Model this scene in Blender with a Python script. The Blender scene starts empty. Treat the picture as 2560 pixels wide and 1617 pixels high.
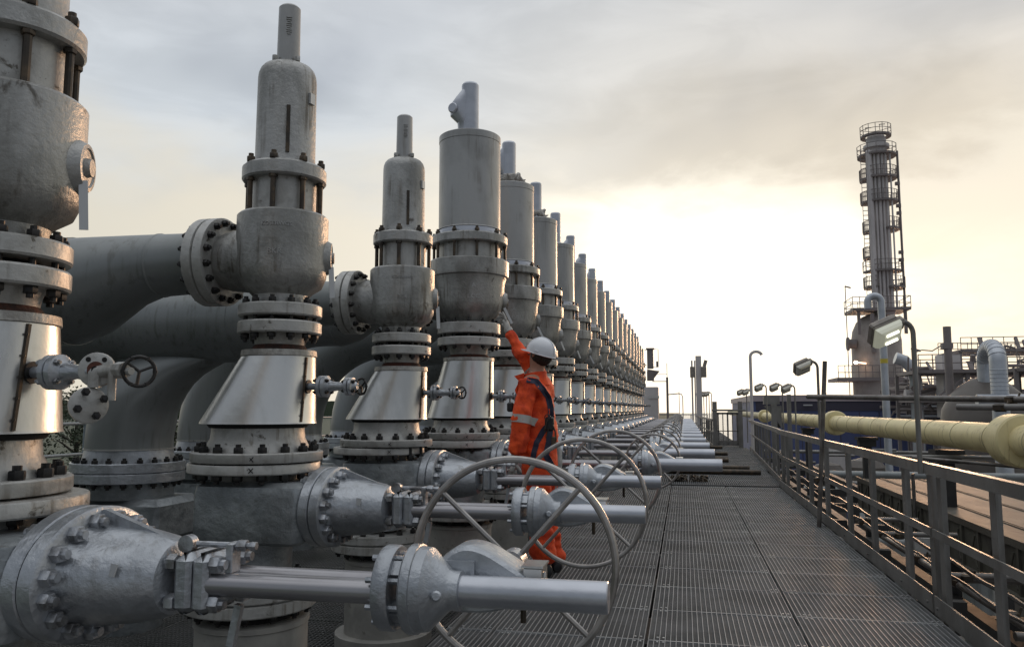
import bpy, math, random
from mathutils import Vector, Matrix, noise
from mathutils.bvhtree import BVHTree
random.seed(7)
PI = math.pi
sc = bpy.context.scene
col = sc.collection
V = Vector
# ------------------------------------------------------------------ camera
cam_d = bpy.data.cameras.new('camera'); cam = bpy.data.objects.new('camera', cam_d); col.objects.link(cam)
cam_d.sensor_width = 36; cam_d.lens = 36 * 1990 / 2560; cam_d.clip_start = .05; cam_d.clip_end = 3000
cam.location = (0, 0, 1.28)
cam.rotation_euler = (math.radians(90 + 6.08), 0, math.radians(12.126))
sc.camera = cam
sc.view_settings.view_transform = 'Standard'; sc.view_settings.look = 'None'
sc.view_settings.exposure = 0.0; sc.view_settings.gamma = 1
# ------------------------------------------------------------------ node helpers
class X:
    """small arithmetic on shader sockets"""
    nt = None
    def __init__(s, v): s.v = v
    @staticmethod
    def op(o, *a):
        n = X.nt.nodes.new('ShaderNodeMath'); n.operation = o
        for i, k in enumerate(a):
            k = k.v if isinstance(k, X) else k
            if isinstance(k, (int, float)): n.inputs[i].default_value = k
            else: X.nt.links.new(k, n.inputs[i])
        return X(n.outputs[0])
    def __add__(s, o): return X.op('ADD', s, o)
    def __sub__(s, o): return X.op('SUBTRACT', s, o)
    def __mul__(s, o): return X.op('MULTIPLY', s, o)
    def __truediv__(s, o): return X.op('DIVIDE', s, o)
def sstep(x, a, b):
    n = X.nt.nodes.new('ShaderNodeMapRange'); n.interpolation_type = 'SMOOTHSTEP'
    sign = 1
    lo, hi, t0, t1 = (a, b, 0, 1) if a < b else (b, a, 1, 0)
    for i, k in zip((1, 2, 3, 4), (lo, hi, t0, t1)): n.inputs[i].default_value = k
    X.nt.links.new(x.v, n.inputs[0]); return X(n.outputs[0])
def mixc(f, a, b, mode='MIX'):
    n = X.nt.nodes.new('ShaderNodeMix'); n.data_type = 'RGBA'; n.blend_type = mode
    n.clamp_factor = True
    for i, k in ((0, f), (6, a), (7, b)):
        k = k.v if isinstance(k, X) else k
        if isinstance(k, (int, float)): n.inputs[i].default_value = k
        elif isinstance(k, tuple): n.inputs[i].default_value = (*k, 1)
        else: X.nt.links.new(k, n.inputs[i])
    return X(n.outputs[2])
def noisef(vec, scale, detail=4, rough=.55, dist=0):
    n = X.nt.nodes.new('ShaderNodeTexNoise'); n.inputs['Scale'].default_value = scale
    n.inputs['Detail'].default_value = detail; n.inputs['Roughness'].default_value = rough
    n.inputs['Distortion'].default_value = dist
    X.nt.links.new(vec.v, n.inputs['Vector']); return X(n.outputs[0])
def vscale(vec, s):
    n = X.nt.nodes.new('ShaderNodeVectorMath'); n.operation = 'MULTIPLY'
    X.nt.links.new(vec.v, n.inputs[0]); n.inputs[1].default_value = s; return X(n.outputs[0])
# ------------------------------------------------------------------ world: sunset behind broken overcast
SUN_AZ, SUN_EL = 14.0, 7.0           # degrees right of the row direction (+Y), above the horizon
w = bpy.data.worlds.new('World'); sc.world = w; w.use_nodes = True
nt = w.node_tree; nt.nodes.clear(); X.nt = nt
out = nt.nodes.new('ShaderNodeOutputWorld'); bg = nt.nodes.new('ShaderNodeBackground')
nt.links.new(bg.outputs[0], out.inputs[0])
tc = nt.nodes.new('ShaderNodeTexCoord'); dirv = X(tc.outputs['Generated'])
sp = nt.nodes.new('ShaderNodeSeparateXYZ'); nt.links.new(dirv.v, sp.inputs[0])
dx, dy, dz = (X(sp.outputs[i]) for i in range(3))
az = X.op('ARCTAN2', dx, dy) * (180 / PI)
el = X.op('ARCSINE', dz) * (180 / PI)
aaz = X.op('ABSOLUTE', az - 3.0)
sv = vscale(dirv, (1, 1, 2.2))
n1 = noisef(sv, 4.2, 7, .52, .3); n2 = noisef(vscale(dirv, (1, 1, 1.8)), 1.9, 4, .5, .2); n3 = noisef(sv, 9, 6, .6, .2)
elw = el + (n1 - .5) * 10.0 + (n3 - .5) * 2.5
hi_c = mixc(sstep(az, -30, 14), (.52, .565, .62), (.66, .625, .575))
hi_c = mixc(sstep(n2, .41, .59), mixc(1.0, hi_c, (.80, .81, .84), 'MULTIPLY'), mixc(1.0, hi_c, (1.28, 1.26, 1.22), 'MULTIPLY'))
hi_c = mixc(sstep(el, 16, 34), hi_c, (.60, .625, .66))
nb1 = noisef(vscale(dirv, (1, 1, 3.0)), 5.0, 8, .55, .6)
hi_c = mixc(sstep(nb1, .35, .65), mixc(1.0, hi_c, (.95, .955, .96), 'MULTIPLY'), mixc(1.0, hi_c, (1.10, 1.10, 1.10), 'MULTIPLY'))
lo_c = mixc(sstep(aaz, 12, 60), (.98, .90, .75), (.74, .70, .60))
c = mixc(sstep(elw, 20.5, 12.5), hi_c, lo_c)
edge = X.op('SUBTRACT', 15.6, sstep(az, 10, 15) * 5.5)
glow_top = sstep(elw - edge, 2.2, -2.6)
glow = glow_top * sstep(aaz, 27, 7)
c = mixc(sstep(elw, 15.5, 17.5) * sstep(elw, 24, 19) * sstep(X.op('ABSOLUTE', az - 8), 20, 8), c, mixc(1.0, c, (.80, .78, .75), 'MULTIPLY'))
coreness = sstep(nb1, .32, .66) * .55 + sstep(X.op('SQRT', (az - 2) * (az - 2) * .8 + (el - 6.5) * (el - 6.5) * 1.4), 13, 5)
c = mixc(glow, c, mixc(coreness, (1.06, .97, .78), (1.7, 1.6, 1.40)))
halo = sstep(X.op('SQRT', (az - 3) * (az - 3) + (el - 7) * (el - 7)), 30, 8)
c = mixc(halo * .35, c, (1.0, .93, .80))
behind = sstep(aaz, 45, 110) 
c = mixc(behind, c, (.28, .303, .34))
zen = sstep(el, 32, 62)
c = mixc(zen, c, (.95, .975, 1.01))
c = mixc(sstep(el, -.2, -1.2), c, (.16, .155, .15))
sky = nt.nodes.new('ShaderNodeTexSky'); sky.sky_type = 'NISHITA'; sky.sun_disc = False
sky.sun_elevation = math.radians(SUN_EL); sky.sun_rotation = math.radians(SUN_AZ)
skyc = mixc(1.0, X(sky.outputs[0]), (.08, .08, .08), 'MULTIPLY')
c = mixc(.93, skyc, c)
nt.links.new(c.v, bg.inputs[0]); bg.inputs[1].default_value = 1.0
# ------------------------------------------------------------------ sun through thin cloud
sd = bpy.data.lights.new('sun', 'SUN'); so = bpy.data.objects.new('sun', sd); col.objects.link(so)
sd.energy = 1.25; sd.angle = math.radians(10); sd.color = (1.0, .58, .33)
sdir = V((math.sin(math.radians(SUN_AZ)) * math.cos(math.radians(SUN_EL)), math.cos(math.radians(SUN_AZ)) * math.cos(math.radians(SUN_EL)), math.sin(math.radians(SUN_EL))))
so.rotation_euler = sdir.to_track_quat('Z', 'Y').to_euler(); so.location = (10, 20, 20)
# ------------------------------------------------------------------ materials
def mat(name, base, metallic=0, rough=.5, c2=None, c3=None, scale=3.0, stretch=(1, 1, 1), mix=(.4, .62), mix3=(.62, .72), bump=0, bscale=30, rvar=.1, emit=None, estr=0, spec=None, trans=0, coat=0, streak=0):
    m = bpy.data.materials.new(name); m.use_nodes = True; nt = m.node_tree; X.nt = nt
    b = nt.nodes['Principled BSDF']; b.inputs['Metallic'].default_value = metallic
    b.inputs['Roughness'].default_value = rough; b.inputs['Base Color'].default_value = (*base, 1)
    if spec is not None: b.inputs['Specular IOR Level'].default_value = spec
    if trans: b.inputs['Transmission Weight'].default_value = trans
    if coat: b.inputs['Coat Weight'].default_value = coat
    if emit: b.inputs['Emission Color'].default_value = (*emit, 1); b.inputs['Emission Strength'].default_value = estr
    g = nt.nodes.new('ShaderNodeNewGeometry'); pos = X(g.outputs['Position'])
    pv = vscale(pos, stretch)
    if c2:
        cc = mixc(sstep(noisef(pv, scale, 6, .6, .3), *mix), base, c2)
        if c3: cc = mixc(sstep(noisef(pv, scale * 2.3, 5, .65, .5), *mix3), cc, c3)
        nt.links.new(cc.v, b.inputs['Base Color'])
    if streak:
        st = sstep(noisef(vscale(pos, (1, 1, .06)), 26, 4, .6), .50, .68) * sstep(noisef(pos, 2.7, 3, .5), .42, .62) * streak
        if not c2: cc = mixc(0.0, base, base)
        cc = mixc(st, cc, mixc(1.0, cc, (.38, .33, .27), 'MULTIPLY')); nt.links.new(cc.v, b.inputs['Base Color'])
    if rvar:
        r = noisef(pv, scale * 1.7, 5, .6) * (2 * rvar) + (rough - rvar)
        nt.links.new(r.v, b.inputs['Roughness'])
    if bump:
        bn = nt.nodes.new('ShaderNodeBump'); bn.inputs['Strength'].default_value = bump; bn.inputs['Distance'].default_value = .01
        nt.links.new(noisef(pos, bscale, 5, .6).v, bn.inputs['Height']); nt.links.new(bn.outputs[0], b.inputs['Normal'])
    return m
M = {}
M['cast'] = mat('weathered_cast_paint', (.42, .42, .405), .55, .40, (.26, .26, .245), (.13, .12, .105), 3.6, (1, 1, .6), (.42, .64), (.60, .72), .45, 38, .12, streak=.8)
M['can'] = mat('spring_can_paint', (.43, .43, .42), .55, .38, (.33, .33, .32), (.23, .215, .195), 2.2, (1, 1, .45), (.4, .66), (.62, .78), .15, 30, streak=.5)
M['silver'] = mat('silver_valve_paint', (.44, .465, .495), .7, .34, (.32, .34, .365), (.19, .185, .17), 4, (1, 1, 1), (.42, .68), (.64, .78), .55, 26, streak=.3)
M['block'] = mat('forged_silver_block', (.36, .385, .40), .6, .40, (.23, .25, .26), (.14, .145, .14), 5, (1, 1, 1.4), (.4, .64), (.62, .76), 1.0, 13)
M['flange'] = mat('pale_flange_paint', (.46, .46, .44), .35, .42, (.33, .325, .305), (.12, .11, .09), 7, (1, 1, 1), (.44, .66), (.60, .70), .3, 40, streak=.7)
M['clad'] = mat('aluminium_cladding', (.70, .70, .68), .95, .31, (.52, .52, .50), (.34, .31, .27), 3.0, (1, 1, .3), (.42, .64), (.66, .8), .22, 9, .09)
M['band'] = mat('cladding_band', (.42, .41, .38), .7, .45, (.28, .27, .25), None, 20, (1, 1, .4), (.4, .6), bump=.4, bscale=60)
M['bolt'] = mat('black_coated_bolt', (.010, .010, .011), .2, .45, (.03, .027, .024), None, 30)
M['stud'] = mat('dark_oily_stud', (.05, .042, .034), .5, .42, (.10, .075, .05), None, 12)
M['nut'] = mat('silver_painted_nut', (.46, .48, .51), .7, .34, (.2, .2, .2), None, 14, bump=.2, bscale=60)
M['rod'] = mat('drawn_steel_pillar', (.36, .355, .37), .75, .30, (.27, .265, .28), None, 4, (.3, 1, 1), (.4, .65), rvar=.05)
M['tube'] = mat('stem_tube_paint', (.52, .54, .585), .75, .32, (.44, .46, .50), (.2, .19, .17), 5, (.5, 1, 1), (.4, .65), (.68, .8), .08, 50, .05)
M['wheel'] = mat('brushed_handwheel', (.42, .40, .38), .8, .34, (.30, .285, .27), None, 9)
M['pipe'] = mat('grey_pipe_paint', (.25, .265, .265), .40, .38, (.20, .215, .21), (.13, .135, .13), 1.3, (1, 1, .8), (.4, .66), (.62, .78), .06, 30, streak=.45)
M['rust'] = mat('rusty_collar', (.12, .045, .03), .1, .8, (.05, .03, .025), (.22, .12, .06), 14, bump=.6, bscale=60)
M['gap'] = mat('black_gasket', (.008, .008, .008), 0, .8, rvar=0)
M['grate'] = mat('galvanised_grating', (.34, .35, .352), .35, .52, (.25, .255, .26), (.15, .155, .158), 1.4, (1, 1, 1), (.4, .64), (.58, .72))
M['rodd'] = mat('grating_cross_rods', (.21, .215, .215), .2, .6, (.14, .145, .145), None, 2)
M['grated'] = mat('dull_grating', (.19, .195, .19), .4, .55, (.12, .125, .12), None, 1.8)
M['galv'] = mat('galvanised_rail', (.24, .235, .225), .45, .42, (.17, .165, .155), (.12, .11, .10), 3, (1, 1, .6), (.4, .64), (.62, .76), .15, 40)
M['scaf'] = mat('scaffold_tube', (.20, .19, .18), .6, .40, (.12, .11, .10), (.10, .055, .035), 5, bump=.15)
M['dark'] = mat('dark_steelwork', (.05, .048, .046), .2, .6, (.03, .03, .03), None, 2)
M['conc'] = mat('wet_yard_concrete', (.26, .24, .215), 0, .22, (.16, .15, .14), None, .25, rvar=.12)
M['slab'] = mat('underdeck_shade_slab', (.05, .05, .05), 0, .7, (.03, .03, .03), None, .8)
M['yellow'] = mat('yellow_insulation', (.80, .70, .38), 0, .5, (.70, .60, .32), (.48, .41, .22), 2.2, (1, .6, 1), (.4, .66), (.62, .78), .15, 12, streak=.6)
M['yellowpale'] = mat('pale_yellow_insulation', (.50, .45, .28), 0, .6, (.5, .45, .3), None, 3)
M['board'] = mat('stained_trough_board', (.105, .096, .078), 0, .62, (.075, .065, .05), (.04, .03, .022), 2.4, (1.6, .5, 1), (.4, .62), (.58, .70), .3, 12)
M['girder'] = mat('trough_side_panel', (.10, .095, .075), .1, .6, (.065, .06, .05), None, 3, bump=.3, bscale=12)
M['blue'] = mat('blue_cladding_wall', (.09, .115, .245), .1, .5, (.07, .09, .20), None, .3)
M['roofpale'] = mat('pale_roof_edge', (.42, .36, .38), .1, .5, (.34, .30, .32), None, .3)
M['roofdark'] = mat('dark_louvre_band', (.055, .05, .075), .1, .6, rvar=0)
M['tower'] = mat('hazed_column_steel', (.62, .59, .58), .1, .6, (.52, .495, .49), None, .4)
M['vesseltan'] = mat('tan_vessel_paint', (.40, .36, .33), .1, .6, (.32, .29, .265), None, .5, streak=.4)
M['steelfar'] = mat('far_dark_steel', (.24, .21, .205), .1, .6, (.19, .17, .165), None, .5)
M['whitepipe'] = mat('white_clad_pipe', (.50, .53, .57), .5, .36, (.42, .45, .49), None, 2, bump=.05)
M['vessel'] = mat('brown_grey_vessel', (.15, .135, .12), .1, .5, (.115, .10, .09), None, .6)
M['marker'] = mat('yellow_marker_band', (.60, .48, .06), 0, .5, rvar=0)
M['lampglass'] = mat('lit_flood_glass', (.8, .8, .7), 0, .15, rvar=0, emit=(.95, .95, .68), estr=.16)
M['bulb'] = mat('lit_bulb', (1, 1, .9), 0, .3, rvar=0, emit=(1, 1, .8), estr=2.2)
M['lampoff'] = mat('unlit_flood_glass', (.62, .60, .52), .1, .12, rvar=0, spec=.8)
M['tubelight'] = mat('lit_tube_light', (.9, .9, .9), 0, .3, rvar=0, emit=(.85, .95, 1), estr=4)
M['glintglow'] = mat('sun_glint_glow', (1, .8, .6), 0, .4, rvar=0, emit=(1, .62, .38), estr=9)  # emission imitates the sun's glint on the column
M['lampbody'] = mat('lamp_housing', (.30, .27, .235), .3, .45, (.22, .2, .18), None, 12)
M['orange'] = mat('orange_coverall', (.92, .095, .015), 0, .75, (.62, .05, .01), None, 9, bump=.9, bscale=22)
M['reflect'] = mat('reflective_tape', (.46, .45, .42), .3, .4, rvar=0)
M['navy'] = mat('navy_webbing', (.025, .03, .06), 0, .7, rvar=0)
M['black'] = mat('black_plastic', (.015, .015, .017), 0, .4, rvar=0)
M['helmet'] = mat('white_helmet', (.74, .76, .80), 0, .25, rvar=0, coat=.3)
M['red'] = mat('red_mark', (.5, .03, .03), 0, .5, rvar=0)
M['skin'] = mat('skin', (.42, .22, .15), 0, .5, rvar=0)
M['hair'] = mat('dark_hair', (.02, .014, .01), 0, .6, bump=.6, bscale=120)
M['glove'] = mat('pale_glove', (.50, .49, .46), 0, .8, (.36, .35, .33), None, 25, bump=.4, bscale=60)
M['tag'] = mat('aluminium_tag', (.55, .56, .56), .5, .35, rvar=0)
M['ink'] = mat('black_ink', (.012, .012, .015), 0, .7, rvar=0)
M['leaf'] = mat('tree_foliage', (.045, .065, .04), 0, .8, (.07, .085, .05), None, 1.1)
M['bark'] = mat('tree_bark', (.06, .05, .04), 0, .9, (.04, .035, .03), None, 5)
M['sleeve'] = mat('pale_floor_sleeve', (.36, .35, .32), .05, .55, (.27, .265, .245), (.18, .17, .155), 4)
M['rag'] = mat('white_rag', (.55, .53, .50), 0, .9, (.35, .33, .3), None, 30)
M['gallery'] = mat('far_blue_grey_rail', (.22, .26, .28), .2, .5, rvar=0)
# ------------------------------------------------------------------ mesh builder
AX = {'x': (V((0, 1, 0)), V((0, 0, 1)), V((1, 0, 0))), '-x': (V((0, 0, 1)), V((0, 1, 0)), V((-1, 0, 0))),
      'y': (V((0, 0, 1)), V((1, 0, 0)), V((0, 1, 0))), 'z': (V((1, 0, 0)), V((0, 1, 0)), V((0, 0, 1)))}
def frame(d):
    if isinstance(d, str): return AX[d]
    d = V(d).normalized(); a = V((0, 0, 1)) if abs(d.z) < .9 else V((1, 0, 0))
    u = a.cross(d).normalized(); return (u, d.cross(u), d)
class MB:
    def __init__(s): s.v = []; s.f = []
    def ring(s, c, u, v, n, rot=0):
        b = len(s.v)
        for i in range(n):
            a = 2 * PI * i / n + rot; s.v.append(c + u * math.cos(a) + v * math.sin(a))
        return b
    def loft(s, rings, n=32, cap=True, closed=False):
        """rings: (centre, u*ru, v*rv)"""
        ids = [s.ring(V(c), u, v, n) for c, u, v in rings]
        m = len(ids)
        for k in range(m if closed else m - 1):
            a, b = ids[k], ids[(k + 1) % m]
            for i in range(n):
                j = (i + 1) % n; s.f.append((a + i, a + j, b + j, b + i))
        if cap and not closed:
            s.f.append(tuple(reversed(range(ids[0], ids[0] + n)))); s.f.append(tuple(range(ids[-1], ids[-1] + n)))
        return s
    def lathe(s, prof, axis='z', o=(0, 0, 0), n=32, cap=True, sy=1.0, sx=1.0, ecc=None):
        """prof: list of (h, r) or (h, r, offset)"""
        u, v, w_ = frame(axis); o = V(o)
        return s.loft([(o + w_ * p[0] + (u * p[2] if len(p) > 2 else V()), u * (p[1] * sx), v * (p[1] * sy)) for p in prof], n, cap)
    def cyl(s, p0, p1, r, n=12, r2=None):
        p0 = V(p0); p1 = V(p1); u, v, w_ = frame(p1 - p0); r2 = r if r2 is None else r2
        return s.loft([(p0, u * r, v * r), (p1, u * r2, v * r2)], n)
    def tube(s, pts, r, n=10, closed=False, flat=1.0):
        pts = [V(p) for p in pts]; m = len(pts); rings = []; pu = None
        for i, p in enumerate(pts):
            a = pts[(i - 1) % m] if (closed or i > 0) else p; b = pts[(i + 1) % m] if (closed or i < m - 1) else p
            t = (b - a).normalized()
            if pu is None: u, v, _ = frame(t)
            else: u = (pu - t * pu.dot(t)).normalized(); v = t.cross(u)
            pu = u; rr = r[i] if isinstance(r, (list, tuple)) else r
            rings.append((p, u * rr, v * rr * flat))
        return s.loft(rings, n, True, closed)
    def torus(s, c, r, t, axis='y', n=64, m=10):
        u, v, _ = frame(axis); c = V(c)
        return s.tube([c + (u * math.cos(2 * PI * i / n) + v * math.sin(2 * PI * i / n)) * r for i in range(n)], t, m, True)
    def box(s, c, d, rot=None, ch=0):
        c = V(c); hx, hy, hz = d[0] / 2, d[1] / 2, d[2] / 2; b = len(s.v)
        R = rot if rot is not None else Matrix.Identity(3)
        if ch <= 0:
            for z in (-hz, hz):
                for x, y in ((-hx, -hy), (hx, -hy), (hx, hy), (-hx, hy)): s.v.append(c + R @ V((x, y, z)))
            for f in ((3, 2, 1, 0), (4, 5, 6, 7), (0, 1, 5, 4), (1, 2, 6, 5), (2, 3, 7, 6), (3, 0, 4, 7)): s.f.append(tuple(b + i for i in f))
        else:
            lv = [(-hz, hx - ch, hy - ch), (-hz + ch, hx, hy), (hz - ch, hx, hy), (hz, hx - ch, hy - ch)]
            for z, x, y in lv:
                q = ch * .6
                for px, py in ((-x + q, -y), (x - q, -y), (x, -y + q), (x, y - q), (x - q, y), (-x + q, y), (-x, y - q), (-x, -y + q)): s.v.append(c + R @ V((px, py, z)))
            for k in range(3):
                for i in range(8):
                    j = (i + 1) % 8; s.f.append((b + k * 8 + i, b + k * 8 + j, b + k * 8 + 8 + j, b + k * 8 + 8 + i))
            s.f.append(tuple(b + i for i in range(7, -1, -1))); s.f.append(tuple(b + 24 + i for i in range(8)))
        return s
    def bar(s, p0, p1, w_, h):
        """rectangular bar from p0 to p1, w_ sideways, h upwards"""
        p0 = V(p0); p1 = V(p1); d = p1 - p0; t = d.normalized()
        up = V((0, 0, 1)) if abs(t.z) < .95 else V((0, 1, 0)); sd_ = t.cross(up).normalized(); up = sd_.cross(t)
        R = Matrix((sd_, t, up)).transposed(); return s.box((p0 + p1) / 2, (w_, d.length, h), R)
    def prism(s, pts, w_vec):
        b = len(s.v); m = len(pts); w_vec = V(w_vec)
        for p in pts: s.v.append(V(p))
        for p in pts: s.v.append(V(p) + w_vec)
        s.f.append(tuple(range(b + m - 1, b - 1, -1))); s.f.append(tuple(range(b + m, b + 2 * m)))
        for i in range(m):
            j = (i + 1) % m; s.f.append((b + i, b + j, b + m + j, b + m + i))
        return s
    def sphere(s, c, r, n=16, sc=(1, 1, 1)):
        k = n // 2; rings = []
        for i in range(1, k):
            a = -PI / 2 + PI * i / k; rings.append((V(c) + V((0, 0, r * sc[2] * math.sin(a))), V((r * sc[0] * math.cos(a), 0, 0)), V((0, r * sc[1] * math.cos(a), 0))))
        return s.loft(rings, n)
    def hexn(s, c, axis, r, h):
        u, v, w_ = frame(axis); c = V(c)
        s.loft([(c, u * r * .93, v * r * .93), (c + w_ * h * .1, u * r, v * r), (c + w_ * h * .85, u * r, v * r), (c + w_ * h, u * r * .88, v * r * .88)], 6); return s
    def mesh(s, name, m, off=(0, 0, 0), smooth=True, ang=34):
        me = bpy.data.meshes.new(name); o = V(off)
        me.from_pydata([tuple(p - o) for p in s.v], [], s.f); me.materials.append(m)
        if smooth:
            me.polygons.foreach_set('use_smooth', [True] * len(me.polygons)); me.set_sharp_from_angle(angle=math.radians(ang))
        me.update(); return me
def lk(name, me, parent=None, loc=None, rot=None):
    o = bpy.data.objects.new(name, me); col.objects.link(o); o.parent = parent
    if loc is not None: o.location = loc
    if rot is not None: o.rotation_euler = rot
    return o
def part(name, mb, m, parent, off=(0, 0, 0), smooth=True, label=None):
    o = lk(name, mb.mesh(name, m, off, smooth), parent)
    if label: o['label'] = label
    return o
def tag(o, label=None, cat=None, group=None, kind=None):
    if label: o['label'] = label
    if cat: o['category'] = cat
    if group: o['group'] = group
    if kind: o['kind'] = kind
    return o
def thing(name, loc, label, cat, group=None):
    o = lk(name, None, None, loc); o.empty_display_size = .1; return tag(o, label, cat, group)
def copy_tree(o, parent=None):
    c_ = o.copy(); col.objects.link(c_); c_.parent = parent
    for ch in list(o.children): copy_tree(ch, c_)
    return c_
def struct(name, mb, m, smooth=False, kind='structure'):
    return tag(lk(name, mb.mesh(name, m, smooth=smooth)), kind=kind)
BOLTS = {}
def bolt_mesh(L, r, m):
    k = (round(L, 3), r, m)
    if k not in BOLTS:
        b = MB(); b.hexn((0, 0, 0), 'z', r, r * 1.15); b.cyl((0, 0, r * 1.1), (0, 0, r * 1.75), r * .55, 8)
        b.hexn((0, 0, -L), (0, 0, -1), r, r * 1.15); b.cyl((0, 0, -L - r * 1.1), (0, 0, -L - r * 1.75), r * .55, 8)
        b.cyl((0, 0, 0), (0, 0, -L), r * .5, 8)
        BOLTS[k] = b.mesh('bolt', M[m])
    return BOLTS[k]
def bolts(parent, n, R, z, L, r, axis='z', o=(0, 0, 0), m='bolt', combine=False, phase=.5, sx=1.0, sy=1.0, off=(0, 0, 0), skip=None):
    """ring of bolts; nut seats at +z along axis and -L below"""
    u, v, w_ = frame(axis); o = V(o) - V(off)
    Rm = Matrix((u, v, w_)).transposed(); rot = Rm.to_euler(); me = bolt_mesh(L, r, m)
    pts = []
    for i in range(n):
        a = 2 * PI * (i + phase) / n
        if skip and skip(a): continue
        pts.append(o + w_ * z + u * (R * sx * math.cos(a)) + v * (R * sy * math.sin(a)))
    if combine:
        b = MB(); vs = [x.co.copy() for x in me.vertices]; fs = [tuple(p.vertices) for p in me.polygons]
        for p in pts:
            k = len(b.v); b.v += [Rm @ q + p for q in vs]; b.f += [tuple(i + k for i in f) for f in fs]
        part('bolt_ring', b, M[m], parent)
    else:
        for p in pts: lk('bolt', me, parent, p, rot)
def bent_text(s, size, R, ang, z, thick=.006, proud=.002):
    """raised lettering wrapped on a vertical cylinder of radius R at azimuth ang"""
    cu = bpy.data.curves.new('t', 'FONT'); cu.body = s; cu.size = size; cu.extrude = thick; cu.align_x = 'CENTER'; cu.resolution_u = 2
    ob = bpy.data.objects.new('t', cu); col.objects.link(ob)
    dg = bpy.context.evaluated_depsgraph_get(); me = bpy.data.meshes.new_from_object(ob.evaluated_get(dg))
    b = MB()
    for q in me.vertices:
        a = ang + q.co.x / R; rr = R + q.co.z + proud; b.v.append(V((rr * math.cos(a), rr * math.sin(a), z + q.co.y)))
    b.f = [tuple(p.vertices) for p in me.polygons]
    bpy.data.objects.remove(ob); bpy.data.meshes.remove(me); return b

ORD = ['nearest', 'second nearest', 'third nearest', 'fourth', 'fifth', 'sixth', 'seventh', 'eighth', 'ninth', 'tenth', 'eleventh', 'twelfth', 'thirteenth', 'fourteenth', 'fifteenth', 'sixteenth', 'seventeenth', 'eighteenth', 'nineteenth', 'twentieth', 'last']
exec_order = None
# =================================================================== ground and decks
g = MB(); g.box((0, 600, -9.25), (2400, 2400, .5)); struct('ground', g, M['conc'])
g = MB(); g.box((-505, 600, -8.97), (990, 2400, .05)); struct('field', g, M['leaf'])
g = MB(); g.box((-3.4, 22, -3.1), (9.6, 50, .2)); struct('underdeck_shade', g, M['slab'])  # dark sheet added to stand in for the shade under the deck
def grating(name, x_edges, y0, y1, row, z, pitch, cross, m, bar_h=.028, tilt=.004, bw=.0042, clips=None):
    b = MB(); cr = MB(); y = y0
    while y < y1 - .01:
        ye = min(y + row, y1)
        for k in range(len(x_edges) - 1):
            xa, xb = x_edges[k] + .012, x_edges[k + 1] - .012; ya, yb = y + .004, ye - .004
            cx, cy = (xa + xb) / 2, (ya + yb) / 2
            tx, ty = random.uniform(-tilt, tilt), random.uniform(-tilt, tilt); dz_ = random.uniform(-.002, .002)
            f0 = len(b.v); f1_ = len(cr.v)
            nb = max(2, round((xb - xa) / pitch))
            for i in range(nb + 1):
                x = xa + (xb - xa) * i / nb; b.box((x, cy, z - bar_h / 2), (bw, yb - ya, bar_h))
            if cross:
                nc = max(2, round((yb - ya) / cross))
                for i in range(nc + 1):
                    yy = ya + (yb - ya) * i / nc
                    if i in (0, nc): b.box((cx, yy, z - .0005 - bar_h / 2), (xb - xa, .008, bar_h))
                    else: cr.box((cx, yy, z - .0105), (xb - xa, .0050, .011))
            for p in b.v[f0:] + cr.v[f1_:]:
                p.z += dz_ + (p.x - cx) * tx + (p.y - cy) * ty
            if clips is not None and y < 16:
                for sx_ in (xa + .05, xb - .05):
                    for q in (0, .032):
                        for yy in (ya + .04, yb - .04): clips.cyl((sx_ + q, yy, z), (sx_ + q, yy, z + .004), .007, 6)
        y = ye
    struct('grating_cross_rods', cr, M['rodd'])
    return struct(name, b, m)
clips = MB()
grating('walkway_grating', [-1.40, -1.11, -.235, .64, 1.50], 1.9, 13.8, .69, 0, .0305, .0165, M['grate'], clips=clips)
grating('walkway_grating', [-1.40, -.235, .64, 1.60], 13.83, 27.0, .99, .02, .034, .05, M['grate'], tilt=.002)
grating('walkway_grating', [1.60, 1.95], 17.5, 27.0, .99, .02, .034, .05, M['grate'], tilt=.002)
grating('walkway_grating', [-1.40, .7, 1.9], 27.03, 46, 3.0, .0, .05, .15, M['grate'], tilt=.001)
struct('grating_clips', clips, M['tag'], kind='stuff')
grating('valve_deck_grating', [-8.5, -6.2, -4.0, -2.7, -1.44], 1.2, 20.0, 1.0, -.42, .034, .05, M['grated'])
g = MB(); g.box((-1.42, 24, -.22), (.02, 44.5, .42)); g.box((.05, 13.815, -.02), (2.9, .03, .07))
for i in range(34):
    g.box((-3.0, 1.4 + i * 1.38, -.60), (10.8 if i > 99 else 11.0, .12, .22)) if i % 2 else None
    g.box((.05, 2.0 + i * 1.38, -.14), (2.9, .10, .20))
g.box((1.47, 7, -.12), (.06, 13, .20))
struct('deck_frame', g, M['dark'])
g = MB(); g.box((-5, 33, -.45), (7.2, 26, .05)); struct('far_deck', g, M['grated'])
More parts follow.
